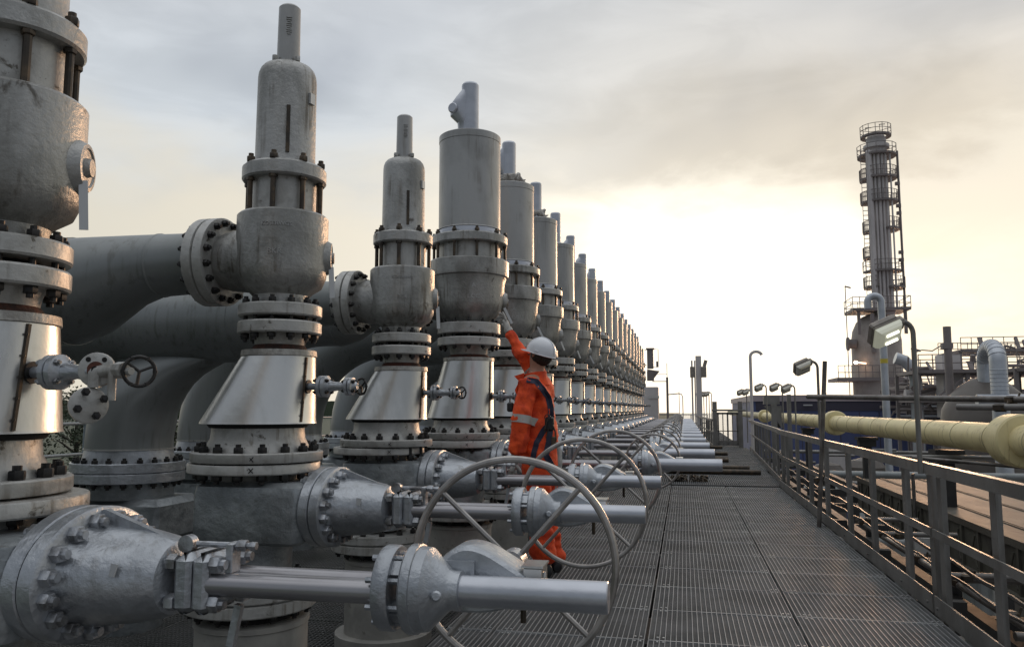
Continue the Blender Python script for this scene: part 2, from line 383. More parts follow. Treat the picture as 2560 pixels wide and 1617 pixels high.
# far ground strip beyond the left header: road and platform slab
# =================================================================== relief valve stacks
P = {
 'A': dict(stem=(.060, 3.20, 3.545), capz=3.20, bon=(.162, 2.61, 3.19), yfl=(.226, 2.515, 2.60), lant=.186, body=(.244, 1.905, 2.33), ifl=(.221, 1.835, 1.768), ifl2=(1.742, 1.675), clad=(1.59, .192, 1.20, .300), fl=(.342, 1.055, .945), nst=8, otz=2.09),
 'B': dict(stem=(.086, 4.00, 4.53), capz=3.97, bon=(.304, 2.955, 3.965), yfl=(.376, 2.86, 2.95), lant=.325, body=(.352, 2.12, 2.60), ifl=(.305, 2.095, 1.99), ifl2=(1.955, 1.875), clad=(1.765, .240, 1.19, .318), fl=(.380, 1.055, .915), nst=10, otz=2.35)}
def relief_valve(kind, near):
    p = P[kind]; zb = p['ifl'][2] if kind == 'B' else p['ifl'][2]; off = (0, 0, zb)
    t = thing('relief_valve', (0, 0, zb), 'x', 'relief valve')
    n = 40 if near else 24; A = lambda nm, b, m, par=t, **k: part(nm, b, M[m], par, off, **k)
    r, z0, z1 = p['stem']
    if kind == 'A':
        b = MB(); b.lathe([(z0, r * 1.06), (z1 - .012, r), (z1, r - .012)], n=28); cp = A('cap_tube', b, 'can')
        if near:
            for i, s in enumerate('JN4E3'): pass
            b = MB()
            for i in range(9): b.box((math.cos(-1.1) * r * 1.03, math.sin(-1.1) * r * 1.03, z0 + .16 + i * .012), (.010, .03 if i % 3 else .02, .005), Matrix.Rotation(-1.1, 3, 'Z'))
            o = A('stamping', b, 'cast', cp)
        b = MB(); b.lathe([(z0 - .035, .098), (z0 - .03, .103), (z0 - .003, .103), (z0, .098)], n=6); 
        for i in range(4): a = PI / 4 + i * PI / 2 + .3; b.hexn((.085 * math.cos(a), .085 * math.sin(a), z0), 'z', .018, .03)
        A('cap_plate', b, 'cast')
        R, zb0, zb1 = p['bon']
        b = MB(); b.lathe([(zb0 - .04, R * 1.10), (zb0, R * 1.03), (zb0 + .05, R), (zb1 - .085, R * .985), (zb1 - .055, R * .965), (zb1 - .03, R * .91), (zb1 - .012, R * .82), (zb1 - .002, R * .70), (zb1, R * .6)], n=n); bo = A('spring_bonnet', b, 'cast')
        b = MB(); a = -1.02; b.box((math.cos(a) * (R + .001), math.sin(a) * (R + .001), zb0 + .17), (.016, .020, .26), Matrix.Rotation(a, 3, 'Z')); A('window_slot', b, 'stud', bo)
        b = MB(); a = -.15; b.box((math.cos(a) * (R + .004), math.sin(a) * (R + .004), zb1 - .21), (.012, .04, .06), Matrix.Rotation(a, 3, 'Z')); A('rating_plate', b, 'tag', bo)
        b = MB(); a = 2.7; b.cyl((R * .9 * math.cos(a), R * .9 * math.sin(a), zb0 + .03), ((R + .05) * math.cos(a), (R + .05) * math.sin(a), zb0 + .06), .014, 8); b.sphere(((R + .055) * math.cos(a), (R + .055) * math.sin(a), zb0 + .065), .022, 10); A('vent_plug', b, 'cast', bo)
    else:
        b = MB(); b.lathe([(z0, r), (z1 - .02, r), (z1, r - .014)], n=28)
        b.loft([(V((-.045, -.02, z0)), V((.07, 0, 0)), V((0, .05, 0))), (V((-.05, -.02, z0 + .12)), V((.075, 0, 0)), V((0, .055, 0))), (V((-.095, -.03, z0 + .19)), V((.10, 0, 0)), V((0, .08, 0))), (V((-.10, -.03, z0 + .30)), V((.10, 0, 0)), V((0, .085, 0))), (V((-.06, -.02, z0 + .39)), V((.08, 0, 0)), V((0, .07, 0))), (V((-.02, -.02, z0 + .47)), V((.05, 0, 0)), V((0, .05, 0)))], 18)
        b.lathe([(-.01, .052), (.075, .052), (.085, .044)], axis=(-.25, -1, 0), o=(-.13, -.05, z0 + .25), n=14)
        b.lathe([(z0 - .01, .11), (z0 + .02, .10)], n=28)
        A('lift_lever_cap', b, 'tube')
        R, zb0, zb1 = p['bon']
        b = MB(); b.lathe([(zb0 + .06, R * 1.02), (zb0 + .068, R), (zb1 - .075, R), (zb1 - .070, R * 1.012), (zb1 - .008, R * 1.012), (zb1, R * .98)], n=n + 8); bo = A('spring_bonnet', b, 'can')
        b = MB(); b.lathe([(zb0 - .02, R * 1.03), (zb0 + .05, R * 1.0), (zb0 + .062, R * .99)], n=n); A('bonnet_skirt', b, 'tube', bo)
    R, z0, z1 = p['yfl']
    b = MB(); b.lathe([(z0, R - .008), (z0 + .010, R), (z1 - .012, R), (z1, R - .012)], n=n + 8); A('yoke_flange', b, 'cast')
    Rb, b0, b1 = p['body']
    b = MB(); b.lathe([(b1 - .02, p['lant'] * .93), (z0 + .005, p['lant'] * .93)], n=n); A('lantern', b, 'flange')
    if kind == 'A':
        b = MB(); b.lathe([(b0 - .10, .148), (b0 - .02, .150), (b0, .17), (b0 + .03, .215), (b0 + .085, Rb - .006), (b0 + .14, Rb), (b1 - .012, Rb), (b1, Rb - .012), (b1 - .001, .1)], n=n + 8)
    else:
        b = MB(); b.lathe([(b0 - .05, .20), (b0, .22), (b0 + .035, .27), (b0 + .10, .315), (b0 + .17, .335), (b0 + .36, Rb - .005), (b0 + .42, Rb + .012), (b1 - .05, .384), (b1 - .02, .39), (b1 + .095, .39), (b1 + .105, .38), (b1 + .104, .2)], n=n + 8)
    # outlet neck towards -x
    zo = p['otz']; ro = .165 if kind == 'A' else .20
    b.lathe([(.12, ro * 1.12), (Rb - .02, ro * 1.05), (Rb + .05, ro), (Rb + .10, ro * .92)], '-x', (0, 0, zo), n)
    # round inspection boss on the right
    bod = A('body', b, 'cast')
    b = MB(); d = (math.cos(.36), math.sin(.36), 0)
    b.lathe([(Rb - .05, .095), (Rb - .005, .085), (Rb + .022, .072), (Rb + .024, .060), (Rb + .018, .056), (Rb + .018, .030), (Rb + .036, .026)], d, (0, 0, b0 + .20), 20, sy=1.15); A('inspection_boss', b, 'cast', bod)
    if near:
        if kind == 'A':
            A('raised_lettering', bent_text('KOSERWGS', .030, Rb, -1.22, b1 - .10, .003), 'can', bod)
            A('raised_lettering', bent_text('BKR', .042, Rb, -1.24, b1 - .25, .003), 'can', bod)
        else:
            A('raised_lettering', bent_text('A', .062, Rb - .012, -1.18, b0 + .29), 'can', bod)
            A('raised_lettering', bent_text('LCC', .062, Rb - .019, -1.18, b0 + .19), 'can', bod)
        # paint stain
    # hanging tag
    a = .22; tx, ty = (Rb + .030) * math.cos(a), (Rb + .03) * math.sin(a)
    b = MB(); b.box((tx, ty, b0 + .06), (.004, .028, .17), Matrix.Rotation(-.9, 3, 'Z') @ Matrix.Rotation(.06 if kind == 'A' else .5, 3, 'X')); A('hanging_tag', b, 'tag')
    # studs
    for i in range(p['nst']):
        a = 2 * PI * (i + .25) / p['nst']; rr = R - .026
        if not near: continue
        b = MB(); b.cyl((rr * math.cos(a), rr * math.sin(a), b1 + (.1 if kind == 'B' else 0)), (rr * math.cos(a), rr * math.sin(a), z1 + .045), .014, 10); b.hexn((rr * math.cos(a), rr * math.sin(a), z1), 'z', .024, .028)
        b.hexn((rr * math.cos(a), rr * math.sin(a), z0), (0, 0, -1), .022, .018); A('yoke_stud', b, 'stud')
    if not near:
        b = MB()
        for i in range(p['nst']):
            a = 2 * PI * (i + .25) / p['nst']; rr = R - .026
            b.cyl((rr * math.cos(a), rr * math.sin(a), b1 + .1), (rr * math.cos(a), rr * math.sin(a), z1 + .05), .016, 6)
        A('stud_ring', b, 'stud')
    # flanges
    Rf, zt, zl = p['ifl']
    b = MB(); b.lathe([(zl, Rf - .006), (zl + .008, Rf), (zt - .008, Rf), (zt, Rf - .008)], n=n + 8); b.lathe([(zt - .002, Rf * .66), (zt + .03, Rf * .62), (b0 + .02, Rf * .58)], n=n); A('inlet_flange', b, 'flange')
    bolts(t, 12, Rf - .035, zt, zt - p['ifl2'][1], .022, m='bolt', combine=not near, off=off)
    xf = -(Rb + .105)
    b = MB(); b.lathe([(Rb + .095, ro + .07), (Rb + .10, ro + .08), (Rb + .15, ro + .08), (Rb + .155, ro + .07)], '-x', (0, 0, zo), n + 8); A('outlet_flange', b, 'flange')
    return t
def reducer(kind, near):
    p = P[kind]; zb = (p['fl'][1] + p['fl'][2]) / 2 + .003; off = (0, 0, zb); Rf = p['ifl'][0]
    t = thing('inlet_reducer', (0, 0, zb), 'x', 'pipe reducer'); n = 40 if near else 26
    A = lambda nm, b, m, par=t, **k: part(nm, b, M[m], par, off, **k)
    zt, zl = p['ifl2']; ct, rt, cb, rb = p['clad']; sh = -(rb - rt)     # eccentric: flat side towards +x
    b = MB(); b.lathe([(zl, Rf - .006), (zl + .008, Rf), (zt - .008, Rf), (zt, Rf - .006)], n=n + 8); b.lathe([(zl + .003, Rf * .66), (zl - .03, Rf * .6), (ct - .02, Rf * .56)][::-1], n=n)
    if near: b2 = MB(); b2.lathe([(zt - .002, Rf * .55), (p['ifl'][2] + .004, Rf * .55)], n=n); A('gasket', b2, 'gap')
    A('top_flange', b, 'flange')
    b = MB(); b.lathe([(ct - .02, Rf * .64), (ct + .012, Rf * .655), (ct + .028, Rf * .60)], n=n); A('rust_ring', b, 'rust')
    b = MB(); b.lathe([(ct - .03, rt + .001), (cb + .012, rb, sh), (cb, rb + .004, sh), (cb + .003, rb - .03, sh)], n=n + 14); cl = A('cladding', b, 'clad')
    b = MB(); b.lathe([(ct - .035, rt + .006), (ct - .032, rt + .008), (ct - .002, rt + .005), (ct, rt - .03)], n=n + 14)
    A('end_band', b, 'band', cl)
    b = MB(); a = -.28
    p0 = V((math.cos(a) * (rt + .004), math.sin(a) * (rt + .004), ct - .04)); p1 = V((math.cos(a) * rb + sh, math.sin(a) * (rb + .002), cb + .01))
    b.bar(p0, p1, .012, .012)
    for i in range(5): q = p0.lerp(p1, (i + .5) / 5); b.sphere(q + V((.004, -.006, 0)), .007, 6)
    A('lap_seam', b, 'stud', cl)
    f1, f0 = p['fl'][1], p['fl'][2]; fm = (f1 + f0) / 2; sh2 = sh
    b = MB(); b.lathe([(fm + .004, p['fl'][0] - .004, sh2), (fm + .010, p['fl'][0], sh2), (f1 - .006, p['fl'][0], sh2), (f1, p['fl'][0] - .008, sh2)], n=n + 14)
    b.lathe([(f1 - .001, rb * .93, sh2), (f1 + .02, rb * .90, sh2), (f1 + .065, rb * .82, sh2), (cb - .02, rb * .80, sh2), (cb + .03, rb * .80, sh2)], n=n); A('bottom_flange', b, 'flange')
    b = MB(); b.lathe([(cb - .022, rb * .84, sh2), (cb + .004, rb * .9, sh2)], n=n); A('sealant_ring', b, 'gap')
    bolts(t, 16, p['fl'][0] - .045, f1, f1 - f0, .026, o=(sh2, 0, 0), combine=not near, off=off)
    if near:
        b = MB(); a = -1.15; R = p['fl'][0] + .001
        for zc in ((f1 + fm) / 2, (f0 + fm) / 2):
            for s_ in (-1, 1): b.bar(V((sh2 + R * math.cos(a) - .01, R * math.sin(a), zc - .012 * s_)), V((sh2 + R * math.cos(a) + .012, R * math.sin(a) + .004, zc + .012 * s_)), .004, .004)
        A('ink_cross', b, 'ink')
    return t, sh
def gate_valve(kind, near, sh):
    """bonnet and stem lie along +x at z=.775"""
    p = P[kind]; f1, f0 = p['fl'][1], p['fl'][2]; fm = (f1 + f0) / 2; zb = -.1; off = (0, 0, zb)
    t = thing('gate_valve', (0, 0, zb), 'x', 'gate valve'); n = 36 if near else 20; zc = .772
    A = lambda nm, b, m, par=t, **k: part(nm, b, M[m], par, off, **k)
    R = p['fl'][0]
    b = MB(); b.lathe([(f0, R - .006, sh), (f0 + .006, R, sh), (fm - .010, R, sh), (fm - .004, R - .004, sh)], n=n + 14)
    b.lathe([(.86, R * .62, sh), (f0 - .02, R * .66, sh), (f0 + .002, R * .72, sh)], n=n); A('top_flange', b, 'flange')
    xe = .09      # +x end of the body block, relative to the stack axis
    # forged body block, slightly irregular
    b = MB(); rings = []
    prof = [(.60, .9), (.615, .97), (.66, 1), (.84, 1), (.885, .97), (.905, .86)]
    for z, k in prof:
        ring_ = []
        hx, hy, cx = .30 * k, .27 * k, -.01
        pts = []
        for sx_, sy_ in ((1, -1), (1, 1), (-1, 1), (-1, -1)):
            for q in range(4):
                a = math.atan2(sy_, sx_) + (q - 1.5) * .35; rr = .05
                pts.append(V((cx + sx_ * (hx - rr) + rr * math.cos(a), sy_ * (hy - rr) + rr * math.sin(a), z)))
        pts.sort(key=lambda q: math.atan2(q.y, q.x - cx))
        b0_ = len(b.v); b.v += pts; rings.append(b0_)
    m_ = 16
    for k in range(len(rings) - 1):
        for i in range(m_): j = (i + 1) % m_; b.f.append((rings[k] + i, rings[k] + j, rings[k + 1] + j, rings[k + 1] + i))
    b.f.append(tuple(rings[0] + i for i in range(m_ - 1, -1, -1))); b.f.append(tuple(rings[-1] + i for i in range(m_)))
    b.lathe([(.40, R * .60, sh), (.60, R * .62, sh)], n=n); A('valve_body', b, 'block')
    b = MB(); b.lathe([(.32, R - .006, sh), (.326, R, sh), (.375, R, sh), (.38, R - .01, sh)], n=n + 8); b.lathe([(.252, R - .006, sh), (.258, R, sh), (.308, R, sh), (.314, R - .01, sh)], n=n + 8); A('lower_flange', b, 'flange')
    b = MB(); b.lathe([(-.5, R * .55, sh), (.26, R * .55, sh)], n=n); A('drop_pipe', b, 'pipe')
    if near: bolts(t, 14, R - .045, .38, .128, .022, o=(sh, 0, 0), off=off)
    # bonnet: oval flange pair, bolted, tapering to the gland
    oy, oz = (.270, .198) if kind == 'A' else (.28, .205)
    u, v = V((0, 1, 0)), V((0, 0, 1))
    x0 = .30
    def oval(x, ky, kz=None): kz = ky if kz is None else kz; return (V((x, 0, zc)), u * ky, v * kz)
    b = MB(); b.loft([oval(x0 - .06, .20, .145), oval(x0 - .02, .20, .15), oval(x0 - .018, oy, oz), oval(x0 - .012, oy + .005, oz + .005), oval(x0 + .030, oy + .005, oz + .005), oval(x0 + .034, oy, oz)], 48); A('body_flange', b, 'silver')
    b = MB(); b.loft([oval(x0 + .038, oy, oz), oval(x0 + .042, oy + .005, oz + .005), oval(x0 + .085, oy + .005, oz + .005), oval(x0 + .092, oy - .004, oz - .004), oval(x0 + .096, oy - .06, oz - .04), oval(x0 + .14, oy - .075, oz - .052), oval(x0 + .24, .168, .138), oval(x0 + .325, .138, .122), oval(x0 + .362, .122, .108), oval(x0 + .385, .07, .07)], 48)
    bn = A('bonnet', b, 'silver')
    b = MB()
    b.prism([V((x0 + .085, -.012, zc + oz - .07)), V((x0 + .085, -.012, zc + oz - .004)), V((x0 + .105, -.012, zc + oz - .004)), V((x0 + .31, -.012, zc + .122)), V((x0 + .28, -.012, zc + .09))], (0, .024, 0))
    A('stiffening_rib', b, 'silver', bn)
    nb = 16
    u_, v_, w_ = frame('x'); me = bolt_mesh(.115, .026, 'nut')
    rotx = Matrix((u_, v_, w_)).transposed().to_euler(); comb = MB()
    vs = [q.co.copy() for q in me.vertices]; fs = [tuple(q.vertices) for q in me.polygons]; Rm = rotx.to_matrix()
    for i in range(nb):
        a = 2 * PI * (i + .5) / nb; pt = V((x0 + .092, (oy - .033) * math.cos(a), zc + (oz - .033) * math.sin(a)))
        if near: lk('bolt', me, t, pt - V(off), rotx)
        else:
            k = len(comb.v); comb.v += [Rm @ q + pt for q in vs]; comb.f += [tuple(j + k for j in f) for f in fs]
    if not near: A('bolt_ring', comb, 'nut')
    # gland yoke flanges
    xg = .68
    b = MB(); b.box((xg + .055, 0, zc), (.055, .20, .175), ch=.022); A('yoke_flange', b, 'silver')
    b = MB(); b.box((xg + .112, 0, zc), (.052, .20, .175), ch=.022); A('gland_flange', b, 'silver')
    for sy_ in (-1, 1):
        for sz_ in (-1, 1):
            c0 = V((xg + .138, sy_ * .072, zc + sz_ * .056))
            if near: lk('bolt', bolt_mesh(.112, .026, 'nut'), t, c0 - V(off), rotx)
    if near:
        b = MB(); b.cyl((xg + .06, -.03, zc + .105), (xg + .25, -.03, zc + .105), .009, 8); b.lathe([(0, .026), (.03, .026)], 'y', (xg + .03, -.045, zc + .105), 16); b.box((xg + .18, -.03, zc + .07), (.022, .05, .09), ch=.005)
        b.hexn((xg + .195, -.03, zc + .105), 'x', .018, .03); b.hexn((xg + .235, -.03, zc + .105), 'x', .013, .02); A('gland_eyebolt', b, 'nut')
        b = MB(); b.box((xg + .2, -.04, zc - .12), (.022, .02, .12), Matrix.Rotation(.2, 3, 'Y')); A('grease_fitting', b, 'silver')
    b = MB(); b.box((x0 + .245, -.155, zc + .045), (.06, .004, .035), Matrix.Rotation(-.42, 3, 'Z') @ Matrix.Rotation(-.30, 3, 'X')); A('nameplate', b, 'tag', bn)
    # gearbox
    xr = 1.325 if kind == 'A' else 1.57
    for sy_ in (-1, 1):
        b = MB(); b.cyl((xg + .12, sy_ * .062, zc - .003), (xr + .01, sy_ * .055, zc - .003), .033, 16); A('yoke_pillar', b, 'rod')
    b = MB(); b.cyl((xg + .12, 0, zc), (xr, 0, zc), .022, 12); A('stem', b, 'rod')
    rg = .118 if kind == 'A' else .125
    b = MB(); b.lathe([(xr, rg - .004), (xr + .006, rg), (xr + .040, rg), (xr + .046, rg - .004)], 'x', (0, 0, zc), n + 4); A('gearbox_flange', b, 'silver')
    b = MB()
    for i in range(4): a = PI / 4 + i * PI / 2; b.box((xr + .062, .074 * math.cos(a), zc + .074 * math.sin(a)), (.040, .045, .045), Matrix.Rotation(a, 3, 'X'))
    for i in range(8): a = 2 * PI * (i + .5) / 8; b.cyl((xr - .022, .095 * math.cos(a), zc + .095 * math.sin(a)), (xr + .1, .095 * math.cos(a), zc + .095 * math.sin(a)), .009, 6)
    A('spacer_lug', b, 'silver')
    rt_ = .043 if kind == 'A' else .056; xt0 = xr + .205; xt1 = 1.965 if kind == 'A' else 2.36
    b = MB(); b.lathe([(xr + .078, rg), (xr + .084, rg + .005), (xr + .108, rg + .005), (xr + .110, rg), (xr + .138, rg - .004), (xr + .152, rg - .018), (xr + .195, rt_ + .014), (xr + .205, rt_ + .010), (xr + .228, rt_ + .010), (xr + .230, rt_)], 'x', (0, 0, zc), n + 8)
    b.lathe([(0, .016), (.05, .015), (.055, .01)], (.25, -1, .15), (xr + .17, -rt_, zc - .005), 12); gb = A('gearbox_cone', b, 'silver')
    b = MB(); b.lathe([(xr + .225, rt_), (xt1 - .003, rt_), (xt1, rt_ - .003)], 'x', (0, 0, zc), 32); A('stem_cover_tube', b, 'tube')
    # bevel gear housing behind the tube, reaching to the handwheel
    b = MB(); pr_ = [(.10, -.02), (.13, .055), (.19, .105), (.26, .105), (.35, .06), (.405, .02), (.40, -.03), (.30, -.075), (.16, -.075)]; out_ = []
    for q in range(len(pr_)):
        p0, p1, p2, p3 = (pr_[(q + d) % len(pr_)] for d in (-1, 0, 1, 2))
        for f in (0, .25, .5, .75): out_.append(tuple(.5 * (2 * p1[c] + (p2[c] - p0[c]) * f + (2 * p0[c] - 5 * p1[c] + 4 * p2[c] - p3[c]) * f * f + (3 * p1[c] - p0[c] - 3 * p2[c] + p3[c]) * f ** 3) for c in (0, 1)))
    lay = ((.070, .88), (.078, .97), (.09, 1), (.19, 1), (.205, .96), (.21, .88)); nn_ = len(out_)
    for yy, k in lay: b.v += [V((xr + .25 + (px - .25) * k, yy, zc + pz * k)) for px, pz in out_]
    for L in range(len(lay) - 1):
        for q in range(nn_): q2 = (q + 1) % nn_; b.f.append((L * nn_ + q, L * nn_ + q2, (L + 1) * nn_ + q2, (L + 1) * nn_ + q))
    b.f.append(tuple(range(nn_ - 1, -1, -1))); b.f.append(tuple(range((len(lay) - 1) * nn_, len(lay) * nn_)))
    b.prism([V((xr + .16, .072, zc - .04)), V((xr + .16, .072, zc + .07)), V((xr + .25, .072, zc + .07)), V((xr + .25, .072, zc - .04))][::-1], (0, -.02, 0)); A('gear_housing', b, 'silver')
    b = MB(); b.box((xr + .415, .13, zc + .005), (.055, .09, .095), ch=.003); b.box((xr + .415, .13, zc + .056), (.064, .10, .006)); b.cyl((xr + .45, .08, zc + .03), (xr + .45, .08, zc + .045), .006, 6); A('position_indicator_box', b, 'clad')
    yw = .43; xw = xr + .285 if kind == 'A' else xr + .16; Rw = .35 if kind == 'A' else .27
    b = MB(); b.cyl((xw, .15, zc), (xw, yw - .02, zc), .024, 12); b.lathe([(yw - .05, .045), (yw + .03, .045), (yw + .035, .035)], 'y', (xw, 0, zc), 20); A('input_shaft', b, 'silver')
    b = MB(); b.torus((xw, yw, zc), Rw - .012, .0125 if kind == 'A' else .011, 'y', 72, 10); hub = V((xw, yw, zc)); hw = lk('handwheel', b.mesh('handwheel', M['wheel'], hub), t, hub - V(off))
    ph = PI / 4 + (.05 if kind == 'A' else .6)
    for i in range(4):
        a = ph + i * PI / 2; b = MB(); b.cyl((xw + .03 * math.cos(a), yw, zc + .03 * math.sin(a)), (xw + (Rw - .012) * math.cos(a), yw, zc + (Rw - .012) * math.sin(a)), .0095, 8); part('spoke', b, M['wheel'], hw, hub)
    if near:
        b = MB(); b.cyl((xw + .08, .2, zc - .13), (xw + .08, .2, zc - .06), .009, 8); A('drain_stub', b, 'stud')
    return t
def bleed_valve(full, L=1.0):
    """small bleed valve running along +x from the cladding"""
    t = thing('bleed_valve', (0, 0, 0), 'x', 'bleed valve')
    b = MB(); b.cyl((-.05, 0, 0), (.025, 0, 0), .036, 16); part('sleeve', b, M['bolt'], t)
    s = .055
    b = MB(); b.cyl((0, 0, 0), (.10, 0, 0), .019, 14); part('nozzle', b, M['silver'], t)
    b = MB(); b.lathe([(.085, .054), (.088, .057), (.104, .057), (.106, .054)], 'x', n=24); f = part('inlet_flange', b, M['silver'], t)
    b = MB(); b.lathe([(.110, .054), (.112, .057), (.130, .057), (.134, .045), (.145, .030), (.19, .022), (.20, .024), (.24, .024), (.25, .021)], 'x', n=24); bd = part('valve_body', b, M['silver'], t)
    for i in range(4):
        a = PI / 4 + i * PI / 2; lk('bolt', bolt_mesh(.05, .011, 'bolt' if not full else 'nut'), t, (.132, .042 * math.cos(a), .042 * math.sin(a)), Matrix((frame('x'))).transposed().to_euler())
    if full:
        b = MB(); b.lathe([(-.02, .050), (-.017, .055), (0, .055), (.003, .05)], (.35, -1, 0), (.265, -.01, .006), 24)
        fl = part('open_flange', b, M['flange'], t)
        b = MB(); b.lathe([(.0, .026), (.006, .026)], (.35, -1, 0), (.265, -.01, .006), 20); part('raised_face', b, M['rust'], t)
        b = MB(); b.lathe([(.004, .011), (.0075, .011)], (.35, -1, 0), (.265, -.012, .006), 14)
        for i in range(2):
            a = .9 + i * 1.3; u, v, w_ = frame((.35, -1, 0)); q = V((.265, -.01, .006)) + u * .04 * math.cos(a) + v * .04 * math.sin(a); b.lathe([(.001, .008), (.0045, .008)], (.35, -1, 0), q, 10)
        part('bore', b, M['gap'], t)
        b = MB(); b.cyl((.25, 0, 0), (.335, 0, .004), .022, 16); b.cyl((.335, 0, .004), (.37, -.01, .004), .026, 8); b.cyl((.37, -.01, 0), (.40, -.02, 0), .012, 8); b.cyl((.325, -.01, -.09), (.325, -.01, 0), .013, 8); part('bonnet', b, M['flange'], t)
        b = MB(); b.cyl((.262, -.01, -.05), (.262, -.01, 0), .02, 10); b.lathe([(-.016, .05), (-.013, .057), (.002, .057), (.005, .052)], (.75, -.6, .12), (.262, -.03, -.105), 24); part('lower_flange', b, M['flange'], t)
        for i in range(4):
            a = .4 + i * PI / 2; u, v, w_ = frame((.75, -.6, .12)); q = V((.262, -.03, -.105)) + u * .04 * math.cos(a) + v * .04 * math.sin(a)
            lk('bolt', bolt_mesh(.055, .013, 'bolt'), t, q + w_ * .025, Matrix((u, v, w_)).transposed().to_euler())
        wc = V((.405, .01, 0)); wa = (.72, -.69, 0); R = .046
    else:
        b = MB(); b.lathe([(.235, .044), (.238, .047), (.252, .047), (.254, .044)], 'x', n=20); b.lathe([(.258, .044), (.26, .047), (.276, .047), (.28, .03), (.30, .018)], 'x', n=20); part('outlet_flange', b, M['silver'], t)
        for i in range(4):
            a = PI / 4 + i * PI / 2; lk('bolt', bolt_mesh(.04, .010, 'bolt'), t, (.277, .034 * math.cos(a), .034 * math.sin(a)), Matrix((frame('x'))).transposed().to_euler())
        wc = V((.30, .05, 0)); wa = (.5, .9, 0); R = .042
        b = MB(); b.cyl((.22, 0, 0), wc, .009, 8); part('spindle', b, M['stud'], t)
    b = MB(); b.torus(wc, R, .006, wa, 28, 8); u, v, w_ = frame(wa)
    for i in range(3):
        a = i * PI * 2 / 3 + .4; b.cyl(wc, wc + u * R * math.cos(a) + v * R * math.sin(a), .005, 6)
    for i in range(6):
        a = i * PI / 3; b.sphere(wc + u * R * math.cos(a) + v * R * math.sin(a), .009, 6)
    part('handwheel', b, M['bolt'], t)
    return t
def discharge(kind, near, X1=-2.26):
    """outlet pipe along -x with flat-top eccentric reducer, elbow down to a flange (coordinates relative to the stack axis)"""
    p = P[kind]; zo = p['otz']; t = thing('discharge_pipe', (X1, 0, .84), 'x', 'pipe'); off = (X1, 0, .84); n = 40
    A = lambda nm, b, m, par=t, **k: part(nm, b, M[m], par, off, **k)
    Rb = p['body'][0]; ro = .165 if kind == 'A' else .20; top = zo + .175; Rp = .31
    b = MB(); b.lathe([(Rb + .160, ro + .07), (Rb + .165, ro + .08), (Rb + .215, ro + .08), (Rb + .222, ro + .06), (Rb + .225, ro + .03), (Rb + .27, ro + .005)], '-x', (0, 0, zo), n + 8); A('inlet_flange', b, 'flange')
    bolts(t, 16, ro + .048, -(Rb + .095), .122, .02, 'x', (0, 0, zo), combine=not near, off=off)
    prof = [(Rb + .26, .170, zo), (.75, .178, zo - .004), (.90, .205, top - .205), (1.15, .285, top - .285), (1.30, Rp, top - Rp), (1.4, Rp, top - Rp)]
    zc = top - Rp; Rc = zc - 1.0; xc = X1 + Rc
    rings = [(V((-d, 0, z)), V((0, r, 0)), V((0, 0, r))) for d, r, z in prof]
    rings = [(c_, u, -v) for c_, u, v in rings]
    b = MB(); b.loft([(c_, -u, v) for c_, u, v in rings], n)
    for d_ in (.745, 1.36):
        pass
    A('reducer', b, 'pipe')
    if kind == 'B':
        b = MB(); el_ = []
        if -1.4 > xc: el_.append((V((-1.4, 0, zc)), V((0, Rp, 0)), V((0, 0, Rp))))
        for i in range(19):
            a = PI / 2 * i / 18; cc = V((xc - Rc * math.sin(a), 0, 1.0 + Rc * math.cos(a))); rr = V((-math.sin(a), 0, math.cos(a)))
            k = 1 + (.06 * i / 18); el_.append((cc, V((0, Rp * k, 0)), rr * Rp * k))
        el_.append((V((X1, 0, .96)), V((0, Rp * 1.06, 0)), V((-Rp * 1.06, 0, 0))))
        b.loft(el_, n)
    else:
        b = MB(); el_ = []; kx = Rp * 1.06; ri = Rc - Rp
        for z in (.955, 1.0, 1.08, 1.16, 1.24, 1.32, 1.40, 1.48, 1.55, 1.60, 1.66, 1.74, 1.86):
            rt2 = xc - math.sqrt(max(.0004, ri * ri - min(z - 1.0, ri * .985) ** 2)) + (.018 if z < 1.2 else 0); lf = X1 - kx + .20 * max(0, z - 1.0) ** 1.5
            ry = Rp * (1.05 if z < 1.3 else 1.05 - 1.9 * (z - 1.3) ** 1.35); el_.append((V(((rt2 + lf) / 2, 0, z)), V(((rt2 - lf) / 2, 0, 0)), V((0, ry, 0))))
        b.loft(el_, n + 8)
    A('elbow', b, 'pipe')
    b = MB()
    for d_, rr_, zz_ in ((.74, .1785, zo - .004), (1.345, Rp, zc)):
        b = MB(); b.lathe([(d_ - .012, rr_ - .002), (d_ - .004, rr_ + .0035), (d_ + .004, rr_ + .0035), (d_ + .012, rr_ - .002)], '-x', (0, 0, zz_), n); A('girth_weld', b, 'pipe')
    if kind == 'A': b = MB(); b.cyl((-1.30, 0, zc), (-7.5, 0, zc), Rp + .004, n); A('header_run', b, 'pipe')
    b = MB()
    b.lathe([(.955, Rp * 1.085, X1), (.965, Rp * 1.085, X1)], n=n)
    A('weld_seam', b, 'flange')
    Rf = .425
    b = MB(); b.lathe([(.855, Rp * 1.12, X1), (.96, Rp * 1.05, X1)], n=n); b.lathe([(.785, Rf - .005, X1), (.79, Rf, X1), (.855, Rf, X1), (.86, Rf - .006, X1)], n=n + 8); A('bottom_flange', b, 'silver')
    bolts(t, 22, Rf - .04, .86, .155, .024, o=(X1, 0, 0), combine=not near, off=off)
    return t
